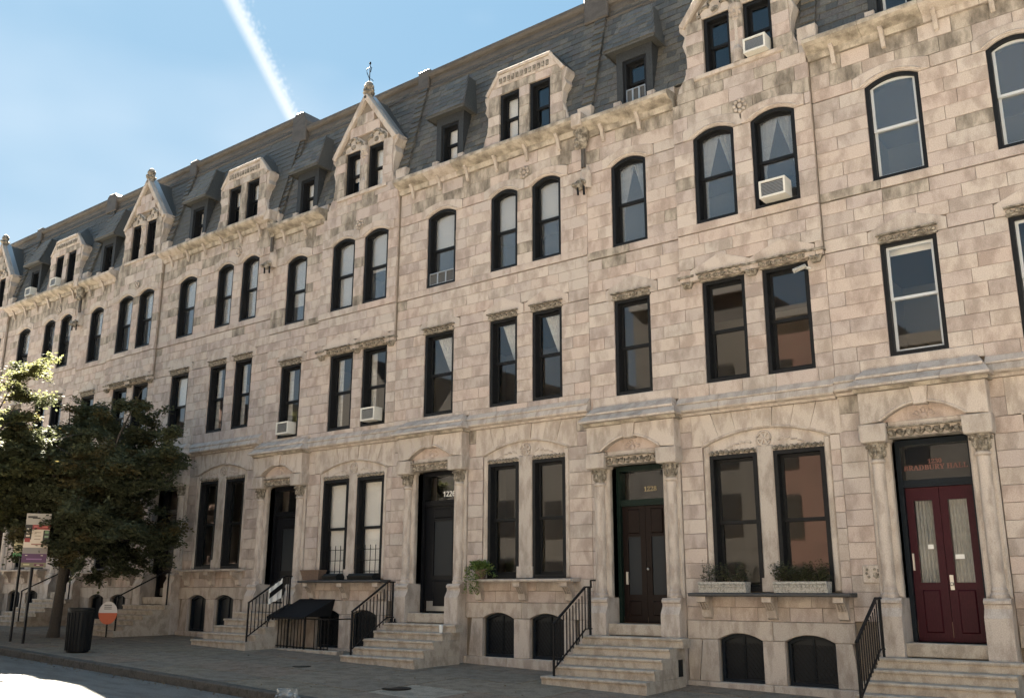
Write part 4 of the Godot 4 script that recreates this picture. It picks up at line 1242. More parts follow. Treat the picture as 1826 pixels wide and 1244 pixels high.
func portal(root: Node3D, k: int, xc: float, g: float, db: float, opt: Dictionary) -> void:
	# jambs with attached columns, lintel, tympanum, arch block with keystone, hood
	var foot := gy_wall(xc) - 0.4
	for s: float in [-1.0, 1.0]:
		var jb := MB.new()
		var xa := xc + s * 0.63; var xb := xc + s * 1.02
		var x0 := minf(xa, xb); var x1 := maxf(xa, xb)
		jb.prism(PackedVector2Array([Vector2(x0, g + 0.18), Vector2(x1, g + 0.18), Vector2(x1, g + 2.82), Vector2(x0, g + 2.82)]), -0.42, 0.06, 0.03)
		put("door_jamb", jb, trim_tones[1], root)
		var pd := MB.new()
		pd.xprism(PackedVector2Array([Vector2(-0.42, foot), Vector2(0.30, foot), Vector2(0.30, g - 0.12), Vector2(0.22, g + 0.02), Vector2(0.22, g + 0.08), Vector2(0.25, g + 0.10), Vector2(0.25, g + 0.14), Vector2(0.20, g + 0.18), Vector2(-0.42, g + 0.18)]), x0 - 0.005, x1 + 0.005)
		put("pedestal", pd, trim_tones[3], root)
		var cl := MB.new()
		var c := Vector3(xc + s * 0.84, g, 0.07)
		cl.lathe(c, [Vector2(0.14, 0.18), Vector2(0.145, 0.23), Vector2(0.12, 0.27), Vector2(0.125, 0.31), Vector2(0.108, 0.35), Vector2(0.103, 2.42), Vector2(0.13, 2.45), Vector2(0.13, 2.48), Vector2(0.105, 2.50)], 14)
		var cn := put("column", cl, trim_tones[3], root)
		var cp := MB.new()
		cp.lathe(c, [Vector2(0.10, 2.49), Vector2(0.115, 2.6), Vector2(0.15, 2.72), Vector2(0.18, 2.78)], 12)
		for e in 9:
			var a := TAU * e / 9.0
			cp.blob(c + Vector3(0.125 * sin(a), 2.61 + 0.05 * (e % 2), 0.125 * cos(a)), Vector3(0.035, 0.08, 0.035))
			cp.blob(c + Vector3(0.165 * sin(a), 2.72, 0.165 * cos(a)), Vector3(0.035, 0.03, 0.035))
		put("capital", cp, M.carved, cn)
		var im := MB.new()
		im.prism(PackedVector2Array([Vector2(c.x - 0.21, g + 2.78), Vector2(c.x + 0.21, g + 2.78), Vector2(c.x + 0.23, g + 2.84), Vector2(c.x + 0.23, g + 3.10), Vector2(c.x - 0.23, g + 3.10), Vector2(c.x - 0.23, g + 2.84)]), -0.1, 0.29, 0.015)
		put("impost", im, trim_tones[2], root)
	var li := MB.new()
	li.prism(PackedVector2Array([Vector2(xc - 0.60, g + 2.84), Vector2(xc + 0.60, g + 2.84), Vector2(xc + 0.60, g + 3.12), Vector2(xc - 0.60, g + 3.12)]), -0.42, 0.16, 0.01)
	var ln := put("door_lintel", li, trim_tones[1], root)
	var cv := MB.new()
	carve(cv, xc - 0.61, xc + 0.61, g + 2.92, 0.15, 0.165, 8)
	cv.box(xc - 0.605, xc + 0.605, g + 3.005, g + 3.03, 0.1, 0.25)
	cv.box(xc - 0.605, xc + 0.605, g + 2.835, g + 2.85, 0.1, 0.20)
	put("carved_band", cv, M.carved, ln)
	var ty := MB.new()
	var tp := PackedVector2Array([Vector2(xc - 0.68, g + 3.121), Vector2(xc + 0.68, g + 3.121)])
	var ar := arc(xc - 0.68, xc + 0.68, g + 3.13, 0.27, 12); ar.reverse()
	tp.append_array(ar)
	ty.prism(tp, -0.05, 0.13)
	for e in 7:
		var a := deg_to_rad(20 + 140 * e / 6.0)
		ty.blob(Vector3(xc + 0.15 * cos(a), g + 3.16 + 0.12 * sin(a), 0.135), Vector3(0.03, 0.05, 0.02), a - PI / 2)
	ty.blob(Vector3(xc, g + 3.18, 0.14), Vector3(0.07, 0.06, 0.025))
	put("tympanum", ty, stone_tones[5], root)
	for s: float in [-1.0, 1.0]:
		var sp := MB.new()
		var p := PackedVector2Array([Vector2(xc + s * 0.14, g + 3.66)])
		for e in 9:
			var q := lerpf(0.16, 1.0, e / 8.0)
			p.append(Vector2(xc + s * q * 0.68, g + 3.13 + 0.27 * (1.0 - q * q)))
		p.append(Vector2(xc + s * 1.04, g + 3.105)); p.append(Vector2(xc + s * 1.04, g + 3.66))
		sp.prism(p, -0.05, 0.27, 0.012)
		put("arch_stone", sp, trim_tones[2 if s < 0 else 3], root)
		var mo := MB.new()
		var pts := []; var rr := []
		for e in 9:
			var q := lerpf(0.14, 1.0, e / 8.0)
			pts.append(Vector3(xc + s * q * 0.70, g + 3.14 + 0.275 * (1.0 - q * q), 0.27)); rr.append(0.028)
		mo.tube(pts, rr, 6)
		put("hood_mould", mo, trim_tones[3], root)
	var ks := MB.new()
	ks.prism(PackedVector2Array([Vector2(xc - 0.105, g + 3.36), Vector2(xc + 0.105, g + 3.36), Vector2(xc + 0.15, g + 3.665), Vector2(xc - 0.15, g + 3.665)]), -0.05, 0.31, 0.012)
	put("keystone", ks, trim_tones[3], root)
	var co := MB.new()
	co.xprism(PackedVector2Array([Vector2(-0.05, g + 3.667), Vector2(0.29, g + 3.667), Vector2(0.33, g + 3.73), Vector2(-0.05, g + 3.73)]), xc - 1.10, xc + 1.10)
	put("hood_cornice", co, M.crusted, root)
	for tier in 2:
		var zf: float = [0.44, 0.29][tier]; var yb: float = g + [3.732, 3.915][tier]; var hw: float = [1.16, 1.04][tier]
		var nn := 3 - tier
		for e in nn:
			var xa := lerpf(xc - hw, xc + hw, float(e) / nn); var xb := lerpf(xc - hw, xc + hw, float(e + 1) / nn)
			var mb := MB.new()
			var ia := 0.10 if e == 0 else 0.0; var ib := 0.10 if e == nn - 1 else 0.0
			var lo := [Vector3(xa + 0.003, yb, zf), Vector3(xb - 0.003, yb, zf), Vector3(xb - 0.003, yb + 0.04, zf), Vector3(xa + 0.003, yb + 0.04, zf)]
			var hi0 := Vector3(xa + 0.003 + ia, yb + 0.185, zf - 0.18); var hi1 := Vector3(xb - 0.003 - ib, yb + 0.185, zf - 0.18)
			mb.quad(lo[0], lo[1], lo[2], lo[3])
			mb.quad(lo[3], lo[2], hi1, hi0)
			var zb := -0.05
			mb.quad(hi0, hi1, Vector3(hi1.x, hi1.y + 0.01, zb), Vector3(hi0.x, hi0.y + 0.01, zb))
			mb.quad(Vector3(lo[0].x, yb, zb), Vector3(lo[1].x, yb, zb), lo[1], lo[0])
			mb.quad(lo[1], Vector3(lo[1].x, yb, zb), Vector3(lo[1].x, yb + 0.04, zb), lo[2]); mb.quad(lo[2], Vector3(lo[1].x, yb + 0.04, zb), Vector3(hi1.x, hi1.y, zb), hi1)
			mb.quad(Vector3(lo[0].x, yb, zb), lo[0], lo[3], Vector3(lo[0].x, yb + 0.04, zb)); mb.quad(Vector3(lo[0].x, yb + 0.04, zb), lo[3], hi0, Vector3(hi0.x, hi0.y, zb))
			put("hood_slab", mb, trim_tones[[0, 2, 3][(e + tier) % 3]], root)
	# threshold
	put("threshold", func_box(xc - 0.629, xc + 0.629, db - 0.22, db, -0.42, 0.2), M.step_stone, root)
	# door case
	var style: String = opt.get("door", "brown")
	var fm: Material = {"maroon": M.navy_paint, "green": M.green_paint, "black": M.black_door, "brown": M.black_door}[style]
	var lm: Material = {"maroon": M.maroon, "green": M.brown_door, "black": M.black_door, "brown": M.brown_door}[style]
	var fr := MB.new()
	var top := g + 2.84; var tb := g + 2.02
	fr.ring(opening(xc - 0.63, xc + 0.63, db, top, 0), PackedVector2Array([Vector2(xc - 0.55, db), Vector2(xc + 0.55, db), Vector2(xc + 0.55, top - 0.1), Vector2(xc - 0.55, top - 0.1)]), -0.45, -0.22)
	fr.box(xc - 0.55, xc + 0.55, tb, tb + 0.13, -0.45, -0.25)
	fr.box(xc - 0.55, xc + 0.55, tb + 0.045, tb + 0.085, -0.45, -0.235)
	var cs := put("door_case", fr, fm, root)
	var tg := MB.new()
	tg.box(xc - 0.55, xc + 0.55, tb + 0.13, top - 0.1, -0.345, -0.34)
	put("transom_pane", tg, M.glass, cs)
	var tback := MB.new()
	tback.box(xc - 0.6, xc + 0.6, db, top, -0.75, -0.70)
	put("lobby_wall", tback, M.black_door, cs)
	var leaves := 2 if style in ["maroon", "green"] else 1
	for e in leaves:
		var xa := lerpf(xc - 0.55, xc + 0.55, float(e) / leaves) + 0.004; var xb := lerpf(xc - 0.55, xc + 0.55, float(e + 1) / leaves) - 0.004
		var y0 := db + 0.01; var y1 := tb - 0.004
		var dm := MB.new()
		var gx0 := xa + (0.12 if leaves == 2 else 0.25); var gx1 := xb - (0.12 if leaves == 2 else 0.25)
		var has_glass: bool = style != "green" or e == 1
		var ga := y0 + (0.95 if style == "maroon" else 0.85); var gb := y1 - (0.22 if style == "maroon" else 0.35)
		var zf := -0.30
		if style == "green":
			ga = y0 + 0.55; gb = y1 - 0.62
		for bx in [[xa, gx0, y0, y1], [gx1, xb, y0, y1], [gx0, gx1, y0, ga], [gx0, gx1, gb, y1]]: dm.box(bx[0], bx[1], bx[2], bx[3], zf - 0.05, zf)
		var dn := put("door_leaf", dm, lm, cs)
		if style == "maroon": dn.set_meta("label", "maroon door leaf with curtained glass panel")
		for q in [[y0 + 0.14, ga - 0.12], [gb + 0.06, y1 - 0.06]]:
			if q[1] - q[0] < 0.1: continue
			var pm := MB.new()
			pm.prism(PackedVector2Array([Vector2(gx0 + 0.01, q[0]), Vector2(gx1 - 0.01, q[0]), Vector2(gx1 - 0.01, q[1]), Vector2(gx0 + 0.01, q[1])]), zf - 0.01, zf + 0.022, 0.02)
			put("door_panel", pm, lm, dn)
		var gl := MB.new()
		gl.box(gx0, gx1, ga, gb, zf - 0.03, zf - 0.025)
		put("door_pane", gl, M.glass if style == "maroon" else M.dim_pane, dn)
		if style == "maroon":
			put("door_curtain", drapes(gx0, gx1, ga, gb, zf - 0.09, "full"), M.net, dn)
			var nt := MB.new()
			var ny := ga + (0.55 if e == 0 else 0.38)
			nt.box(gx0 + (0.16 if e == 0 else 0.03), gx0 + (0.25 if e == 0 else 0.17), ny, ny + 0.075, zf - 0.024, zf - 0.02)
			put("paper_note", nt, M.paper, dn)
		var kn := MB.new()
		if style == "maroon":
			if e == 1:
				kn.box(xa + 0.03, xa + 0.09, ga + 0.0 - 0.12, ga + 0.12, zf, zf + 0.015)
				kn.lathe(Vector3(xa + 0.06, ga - 0.06, zf + 0.03), [Vector2(0, 0), Vector2(0.03, 0.02), Vector2(0.03, 0.05), Vector2(0, 0.07)], 8)
			else: kn.box(xa + 0.02, xa + 0.05, ga + 0.2, ga + 0.48, zf, zf + 0.03)
		elif style == "green":
			if e == 0: kn.box(xa + 0.07, xa + 0.12, y0 + 0.75, y0 + 1.0, zf, zf + 0.03)
			else: kn.blob(Vector3(xa + 0.05, y0 + 1.05, zf + 0.04), Vector3(0.03, 0.03, 0.03))
		else:
			kn.blob(Vector3(xb - 0.08, y0 + 0.98, zf + 0.05), Vector3(0.035, 0.03, 0.035)); kn.blob(Vector3(xb - 0.08, y0 + 1.12, zf + 0.01), Vector3(0.025, 0.025, 0.02))
			kn.box(xa + 0.06, xb - 0.06, y0 + 0.03, y0 + 0.26, zf, zf + 0.006)
		put("door_handle", kn, M.steel, dn)
	if opt.has("text"):
		for row in opt.text:
			var tm := TextMesh.new()
			var sf := SystemFont.new()
			sf.font_names = PackedStringArray([row.get("font", "Droid Serif")])
			sf.font_weight = 700
			tm.font = sf
			tm.text = row.t
			tm.font_size = 64
			tm.pixel_size = row.h / 46.0
			tm.depth = 0.004
			var o := MeshInstance3D.new()
			o.name = "lettering"
			o.mesh = tm
			o.material_override = row.m
			o.position = Vector3(xc + row.x, g + row.y, row.get("z", -0.334)) - root.get_meta("off")
			cs.add_child(o, true)
			if row.has("plate"):
				var pl := MB.new()
				var c := Vector2(xc + row.x, g + row.y)
				pl.box(c.x - 0.16, c.x + 0.16, c.y - 0.07, c.y + 0.07, -0.337, -0.336)
				put("number_plate", pl, M.frame_black, cs)

func houses() -> void:
	slate_mesh = ArrayMesh.new()
	var sm := MB.new()
	sm.box(-0.5, 0.5, 0.0, 1.0, -0.008, 0.014)
	slate_mesh = sm.mesh(Vector3.ZERO)
	var bl := {"blind": 0.5}
	house(-3, "stone rowhouse with pointed gable at the downstreet end of the terrace", {"30": bl, "31": bl})
	house(-2, "stone rowhouse with three window air conditioners in its attic and third floor", {"30": bl, "32": {"blind": 0.35}})
	house(-1, "stone rowhouse with pointed gable rising behind the sunlit tree", {"30": bl, "31": bl, "32": bl, "a0": {"blind": 1.0}})
	house(0, "stone rowhouse with paired stone dormer, its door hidden by the dark tree crown", {"30": {"blind": 0.45}, "31": {"blind": 0.98}, "32": {"blind": 0.98}, "20": bl, "21": {"curtain": "side"}, "22": {"curtain": "side"}, "a0": {"blind": 1.0}, "a1": {"blind": 0.5}, "a2": {"blind": 0.5}})
	house(1, "stone rowhouse with weathervane on its gable and awning over its cellar", {"vane": true, "door": "black", "dark_shelf": true, "bars": true, "g": {"blind": 1.0}, "30": {"blind": 0.72}, "31": {"blind": 0.98}, "32": {"blind": 0.55}, "20": {"curtain": "side"}, "21": {"curtain": "side"}, "22": {"curtain": "side"}, "a0": {"blind": 0.97}, "a1": {"blind": 0.6}, "a2": {"blind": 0.97}})
	house(2, "stone rowhouse numbered 1226 with trailing green plant on its window shelf", {"door": "black", "30": {"blind": 0.5}, "31": {"blind": 0.5}, "32": {"blind": 0.5}, "20": {"curtain": "one"}, "21": {"curtain": "one"}, "22": {"curtain": "one"}, "a0": {"blind": 0.96}, "a1": {"blind": 0.98},
		"text": [{"t": "1226", "x": 0.14, "y": 2.30, "h": 0.13, "m": M.paper, "font": "Droid Sans", "plate": true}]})
	house(3, "stone rowhouse numbered 1228 with two flower boxes on its window shelf", {"door": "green", "dark_shelf": true, "30": {"curtain": "tied"}, "31": {"curtain": "tied"}, "32": {"curtain": "tied"},
		"text": [{"t": "1228", "x": 0.12, "y": 2.36, "h": 0.10, "m": M.brass}]})
	house(4, "stone rowhouse with maroon double doors and pale aluminium window frames", {"pale": true, "door": "maroon", "20": {"blind": 0.05},
		"text": [{"t": "1230", "x": -0.02, "y": 2.46, "h": 0.075, "m": M.letter_red}, {"t": "BRADBURY HALL", "x": -0.02, "y": 2.36, "h": 0.085, "m": M.letter_red}]})
	downspouts()
	steps_and_rails()

func downspouts() -> void:
	# rainwater heads at the party lines, each a carved figure over a spout
	for k in [-1, 1, 3]:
		var X := left_of(k)
		var u: float = D_UP[k - 1]
		var root := thing("rainwater_head", Vector3(X, u + 8.7, 0.05), {-1: "rusty carved rainwater head between the tree and the terrace's end gables", 1: "carved rainwater head on the party line beside the weathervane house", 3: "carved rainwater head on the party line between numbers 1226 and 1228"}[k], "rainwater head", "rainwater heads on the terrace front")
		var hp := MB.new()
		hp.prism(PackedVector2Array([Vector2(X - 0.16, u + 10.40), Vector2(X + 0.12, u + 10.40), Vector2(X + 0.12, u + 10.72), Vector2(X - 0.16, u + 10.72)]), 0.01, 0.40, 0.02, true)
		put("hopper", hp, trim_tones[1], root)
		var cv := MB.new()
		for e in 9: cv.blob(Vector3(X + rng.randf_range(-0.14, 0.12), u + 10.12 + rng.randf_range(-0.16, 0.24), 0.16 + rng.randf_range(0, 0.06)), Vector3(0.08, 0.08, 0.08))
		cv.lathe(Vector3(X, u + 9.9, 0.14), [Vector2(0.05, 0.0), Vector2(0.12, 0.12), Vector2(0.16, 0.3), Vector2(0.17, 0.5)], 10)
		put("carved_corbel", cv, M.carved, root)
		var pp := MB.new()
		pp.tube([Vector3(X, u + 9.95, 0.12), Vector3(X, u + 9.45, 0.12)], [0.055, 0.055], 10)
		put("pipe", pp, M.roof_metal, root)
		var sh := MB.new()
		sh.lathe(Vector3(X, u + 8.95, 0.02), [Vector2(0.14, 0.0), Vector2(0.16, 0.2), Vector2(0.13, 0.42), Vector2(0.06, 0.55), Vector2(0.05, 0.6)], 10)
		put("stone_collar", sh, trim_tones[3], root)
		var hd := MB.new()
		hd.blob(Vector3(X - 0.06, u + 8.98, 0.22), Vector3(0.12, 0.13, 0.13))
		hd.blob(Vector3(X - 0.12, u + 8.97, 0.33), Vector3(0.07, 0.06, 0.07))
		for e in 5: hd.blob(Vector3(X - 0.12 + e * 0.05, u + 9.1 - absf(e - 2) * 0.025, 0.22), Vector3(0.04, 0.05, 0.06))
		put("carved_head", hd, M.carved, root)
		var sp := MB.new()
		sp.tube([Vector3(X - 0.05, u + 8.9, 0.3), Vector3(X - 0.03, u + 8.72, 0.31)], [0.025, 0.025], 8)
		sp.tube([Vector3(X + 0.05, u + 8.95, 0.2), Vector3(X + 0.06, u + 8.74, 0.2)], [0.025, 0.025], 8)
		put("spout", sp, M.iron, root)

func steps_and_rails() -> void:
	for k in range(-3, 5):
		var X := left_of(k)
		var A := posmod(k, 2) == 0
		var xc := X + (1.50 if A else 1.10)
		var db: float = DOOR_Y[k]
		var top := db - 0.225
		var n := 5
		if k == 4: n = 5
		var gr := gy(xc, 1.6)
		var rise := (top - gr) / n if k != 2 else 0.186
		if k in [-1, 0]: n = 6
		rise = (top - gr) / n
		var lab: String = {-3: "stone front steps at the far gabled house", -2: "stone front steps behind the sign posts", -1: "dark stone front steps with cast side wall behind the litter bin", 0: "dark stone front steps beside the round white and orange sign", 1: "stone front steps with a white banner tied to their railing", 2: "stone front steps below door 1226 with a paper cup on them", 3: "stone front steps below door 1228 with a vent in their side", 4: "stone front steps below the maroon double doors"}[k]
		var root := thing("front_steps", Vector3(xc, gr, 0.9), lab, "steps", "stone front steps of the terrace")
		var x0 := xc - 1.0; var x1 := xc + 1.12
		for e in n:
			var y1 := top - e * rise
			var zf := 0.62 + e * 0.29
			var mb := MB.new()
			var xr := x1 + (0.12 if e == 0 else 0.0); var xl := x0 - 0.025 * e
			mb.xprism(PackedVector2Array([Vector2(0.31, y1 - rise + 0.002), Vector2(zf - 0.03, y1 - rise + 0.002), Vector2(zf - 0.03, y1 - 0.05), Vector2(zf, y1 - 0.045), Vector2(zf + 0.005, y1 - 0.02), Vector2(zf - 0.01, y1), Vector2(0.31, y1)]), xl, xr)
			if e < n - 1: put("step", mb, M.step_stone, root)
			else:
				mb = MB.new()
				mb.xprism(PackedVector2Array([Vector2(0.31, gr - 0.3), Vector2(zf - 0.03, gr - 0.3), Vector2(zf - 0.03, y1 - 0.05), Vector2(zf, y1 - 0.045), Vector2(zf + 0.005, y1 - 0.02), Vector2(zf - 0.01, y1), Vector2(0.31, y1)]), xl - 0.06, xr)
				put("step", mb, M.step_stone, root)
		if k == 3:
			var vn := MB.new()
			vn.box(x1 + 0.0, x1 + 0.008, gr + 0.2, gr + 0.5, 0.42, 0.58)
			put("vent", vn, M.iron, root)
		# railing
		if k == 0 or k == -3: pass
		var side := -1.0 if k >= 2 else 1.0
		var rx := xc - 0.93 if side < 0 else xc + 1.02
		var rl: String = {-3: "thin black handrail at the far gabled house", -2: "thin black handrail behind the sign posts", -1: "thin black handrail behind the litter bin", 0: "thin black handrail above the round white and orange sign", 1: "black iron railing with a white banner tied to it", 2: "black iron railing with boot scrapers by door 1226", 3: "black iron railing on the steps to door 1228", 4: "black iron railing on the steps to the maroon doors"}[k]
		var foot := Vector3(rx, top - (n - 1) * rise, 0.62 + (n - 1) * 0.29 - 0.12)
		var head := Vector3(rx, top, 0.62)
		var rr := thing("stair_railing", foot, rl, "railing", "iron railings on the front steps")
		var hh := 0.93
		var p := MB.new()
		p.bar(foot, foot + Vector3(0, hh, 0), 0.035)
		p.bar(Vector3(rx, top, 0.40), Vector3(rx, top + hh, 0.40), 0.035)
		put("post", p, M.iron, rr)
		var rail := MB.new()
		rail.bar(foot + Vector3(0, hh, 0.02), head + Vector3(0, hh, -0.05), 0.045, 0.03)
		rail.bar(head + Vector3(0, hh, -0.05), Vector3(rx, top + hh, 0.34), 0.045, 0.03)
		if k == 3:
			rail.bar(Vector3(rx, top + hh, 0.36), Vector3(rx, top + hh + 0.14, 0.36), 0.03)
			rail.bar(Vector3(rx, top + hh + 0.13, 0.36), Vector3(rx + 0.1, top + hh + 0.13, 0.33), 0.03)
		put("handrail", rail, M.iron, rr)
		if k >= 1:
			var br := MB.new()
			br.bar(foot + Vector3(0, 0.12, 0), head + Vector3(0, 0.12, -0.05), 0.028, 0.02)
			br.bar(head + Vector3(0, 0.12, -0.05), Vector3(rx, top + 0.12, 0.34), 0.028, 0.02)
			put("bottom_rail", br, M.iron, rr)
			for e in 11:
				var t := (e + 1) / 12.0
				var a := foot.lerp(Vector3(rx, top, 0.36), t)
				if t > 0.8: a.y = top
				var b := MB.new()
				b.bar(a + Vector3(0, 0.12, 0), a + Vector3(0, hh, 0), 0.017)
				put("baluster", b, M.iron, rr)
		if k == 1:
			var bn := thing("banner", foot + Vector3(0.03, 0.3, -0.55), "white banner with dark band tied to the railing of the cellar house", "banner")
			var mb := MB.new()
			var a := foot + Vector3(0.03, 0.0, -0.55); var b := foot.lerp(head, 0.94) + Vector3(0.03, 0, 0)
			a = foot.lerp(head, 0.55) + Vector3(0.03, 0, 0)
			for e in 10:
				var t0 := e / 10.0; var t1 := (e + 1) / 10.0
				var q0 := a.lerp(b, t0) + Vector3(0.02 * sin(e * 1.3), 0, 0); var q1 := a.lerp(b, t1) + Vector3(0.02 * sin((e + 1) * 1.3), 0, 0)
				mb.quad(q0 + Vector3(0, 0.52 - 0.1 * t0, 0), q1 + Vector3(0, 0.52 - 0.1 * t1, 0), q1 + Vector3(0, 0.92, 0), q0 + Vector3(0, 0.90, 0))
			put("sheet", mb, M.paper, bn)
			var bd := MB.new()
			bd.quad(a + Vector3(0.03, 0.66, 0), b + Vector3(0.03, 0.66, 0), b + Vector3(0.03, 0.8, 0), a + Vector3(0.03, 0.8, 0))
			put("printed_band", bd, M.iron, bn)
		if k == 2:
			for e in 2:
				var s := MB.new()
				s.lathe(Vector3(rx + 0.05 + 0.0, top, 0.50 - e * 0.14), [Vector2(0.05, 0), Vector2(0.05, 0.015), Vector2(0.02, 0.03), Vector2(0.02, 0.09), Vector2(0, 0.10)], 8)
				put("boot_scraper", s, M.iron, rr)
			var cp := thing("paper_cup", Vector3(xc + 0.95, top - rise, 0.75), "white paper cup standing on the steps below door 1226", "cup")
			var cm := MB.new()
			cm.lathe(Vector3(xc + 0.95, top - rise, 0.75), [Vector2(0.0, 0), Vector2(0.034, 0.0), Vector2(0.046, 0.15), Vector2(0.05, 0.152), Vector2(0.045, 0.165), Vector2(0, 0.165)], 12)
			put("cup_body", cm, M.paper, cp)

# ---------------------------------------------------------------- the other side of the street (mirrored in the panes, throws light back)
func opposite_side() -> void:
	# x, width, height, material, gable?
	var rows := [[-74.0, 9.0, 9.0, 3, true, "grey stone house with front gable, first of the row across the street"], [-65.0, 8.0, 10.0, 1, true, "dark red brick house with front gable, second of the row across the street"], [-57.0, 8.0, 9.0, 3, true, "grey stone house with front gable, third of the row across the street"], [-49.0, 9.0, 10.5, 3, true, "grey stone house with front gable, fourth of the row across the street"], [-40.0, 8.5, 9.5, 3, true, "grey stone house with tall front gable facing the weathervane house"],
		[-31.5, 7.0, 9.0, 3, true, "grey stone house with front gable facing house 1226"], [-24.5, 6.5, 15.5, 3, false, "tall grey stone house with flat cornice facing house 1228"], [-18.0, 5.0, 14.0, 0, false, "tall narrow red brick house with flat cornice facing house 1228"], [-13.0, 7.0, 12.0, 3, false, "grey stone house with flat cornice facing the maroon doors"], [-6.0, 8.0, 9.5, 2, true, "buff house with front gable behind the viewer"], [2.0, 9.0, 11.0, 2, false, "buff house with flat cornice in the row across the street"], [11.0, 9.0, 10.0, 2, true, "buff house with front gable at the end of the row across the street"]]
	var z := 24.0
	for q in rows:
		var x: float = q[0]; var w: float = q[1]; var h: float = q[2]
		var base := gy_curb(x + w * 0.5)
		var root := thing("facing_house", Vector3(x + w * 0.5, base, z), q[5], "house", "houses across the street")
		var m: Material = M["brick%d" % q[3]]
		var bd := MB.new()
		bd.box(x + 0.01, x + w - 0.01, base - 0.5, base + h, z, z + 10)
		put("wall", bd, m, root)
		var rf := MB.new()
		if q[4]:
			rf.prism(PackedVector2Array([Vector2(x + 0.01, base + h), Vector2(x + w - 0.01, base + h), Vector2(x + w * 0.5, base + h + w * 0.55)]), z, z + 10, 0.0, true)
			put("gable", rf, m, root)
		else:
			rf.box(x, x + w, base + h, base + h + 0.5, z - 0.35, z + 10)
			put("cornice", rf, M.roof_metal, root)
		for fl in int((h - 0.5) / 3.1):
			for c in int(w / 2.4):
				var wx := x + w * (c + 0.5) / int(w / 2.4) - 0.5
				var y0 := base + 0.9 + fl * 3.1
				var mb := MB.new()
				mb.box(wx, wx + 1.0, y0, y0 + 1.9, z - 0.05, z + 0.02)
				var wn := put("window", mb, M.frame_black, root)
				var pn := MB.new()
				pn.box(wx + 0.08, wx + 0.92, y0 + 0.08, y0 + 1.82, z - 0.065, z - 0.055)
				put("pane", pn, M.black_door, wn)

# ---------------------------------------------------------------- street things
func ac_unit(c: Vector3, label: String, w := 0.52, h := 0.36, d := 0.34) -> void:
	w *= 0.92; h *= 0.9; d *= 0.92
	var r := thing("air_conditioner", c, label, "air conditioner", "window air conditioners")
	var b := MB.new()
	b.ring(PackedVector2Array([Vector2(c.x - w / 2, c.y), Vector2(c.x + w / 2, c.y), Vector2(c.x + w / 2, c.y + h), Vector2(c.x - w / 2, c.y + h)]), PackedVector2Array([Vector2(c.x - w / 2 + 0.04, c.y + 0.04), Vector2(c.x + w / 2 - 0.04, c.y + 0.04), Vector2(c.x + w / 2 - 0.04, c.y + h - 0.04), Vector2(c.x - w / 2 + 0.04, c.y + h - 0.04)]), c.z, c.z + d)
	put("casing", b, M.ac_white, r)
	var g := MB.new()
	g.box(c.x - w / 2 + 0.03, c.x + w / 2 - 0.03, c.y + 0.03, c.y + h - 0.03, c.z, c.z + d - 0.03)
	var gn := put("grille", g, M.ac_grille, r)
	var f := MB.new()
	for e in 9: f.box(c.x - w / 2 + 0.04, c.x + w / 2 - 0.04, c.y + 0.05 + e * (h - 0.1) / 9.0, c.y + 0.058 + e * (h - 0.1) / 9.0, c.z + d - 0.03, c.z + d - 0.012)
	put("fins", f, M.flashing, gn)
func leaf_cloud(mb: MB, c: Vector3, r: Vector3, n: int, size: float, droop := 0.0) -> void:
	for k in n:
		var d := Vector3(rng.randfn(), rng.randfn(), rng.randfn()).normalized() * pow(rng.randf(), 0.45)
		var p := c + d * r
		var a := rng.randf() * TAU
		var t := Vector3(cos(a), rng.randf_range(-0.6, 0.6) - droop, sin(a)).normalized() * size * rng.randf_range(0.6, 1.3)
		var s := t.cross(Vector3(rng.randf_range(-0.5, 0.5), 1, rng.randf_range(-0.5, 0.5))).normalized() * t.length() * 0.38
		mb.quad(p, p + t * 0.5 - s, p + t, p + t * 0.5 + s)
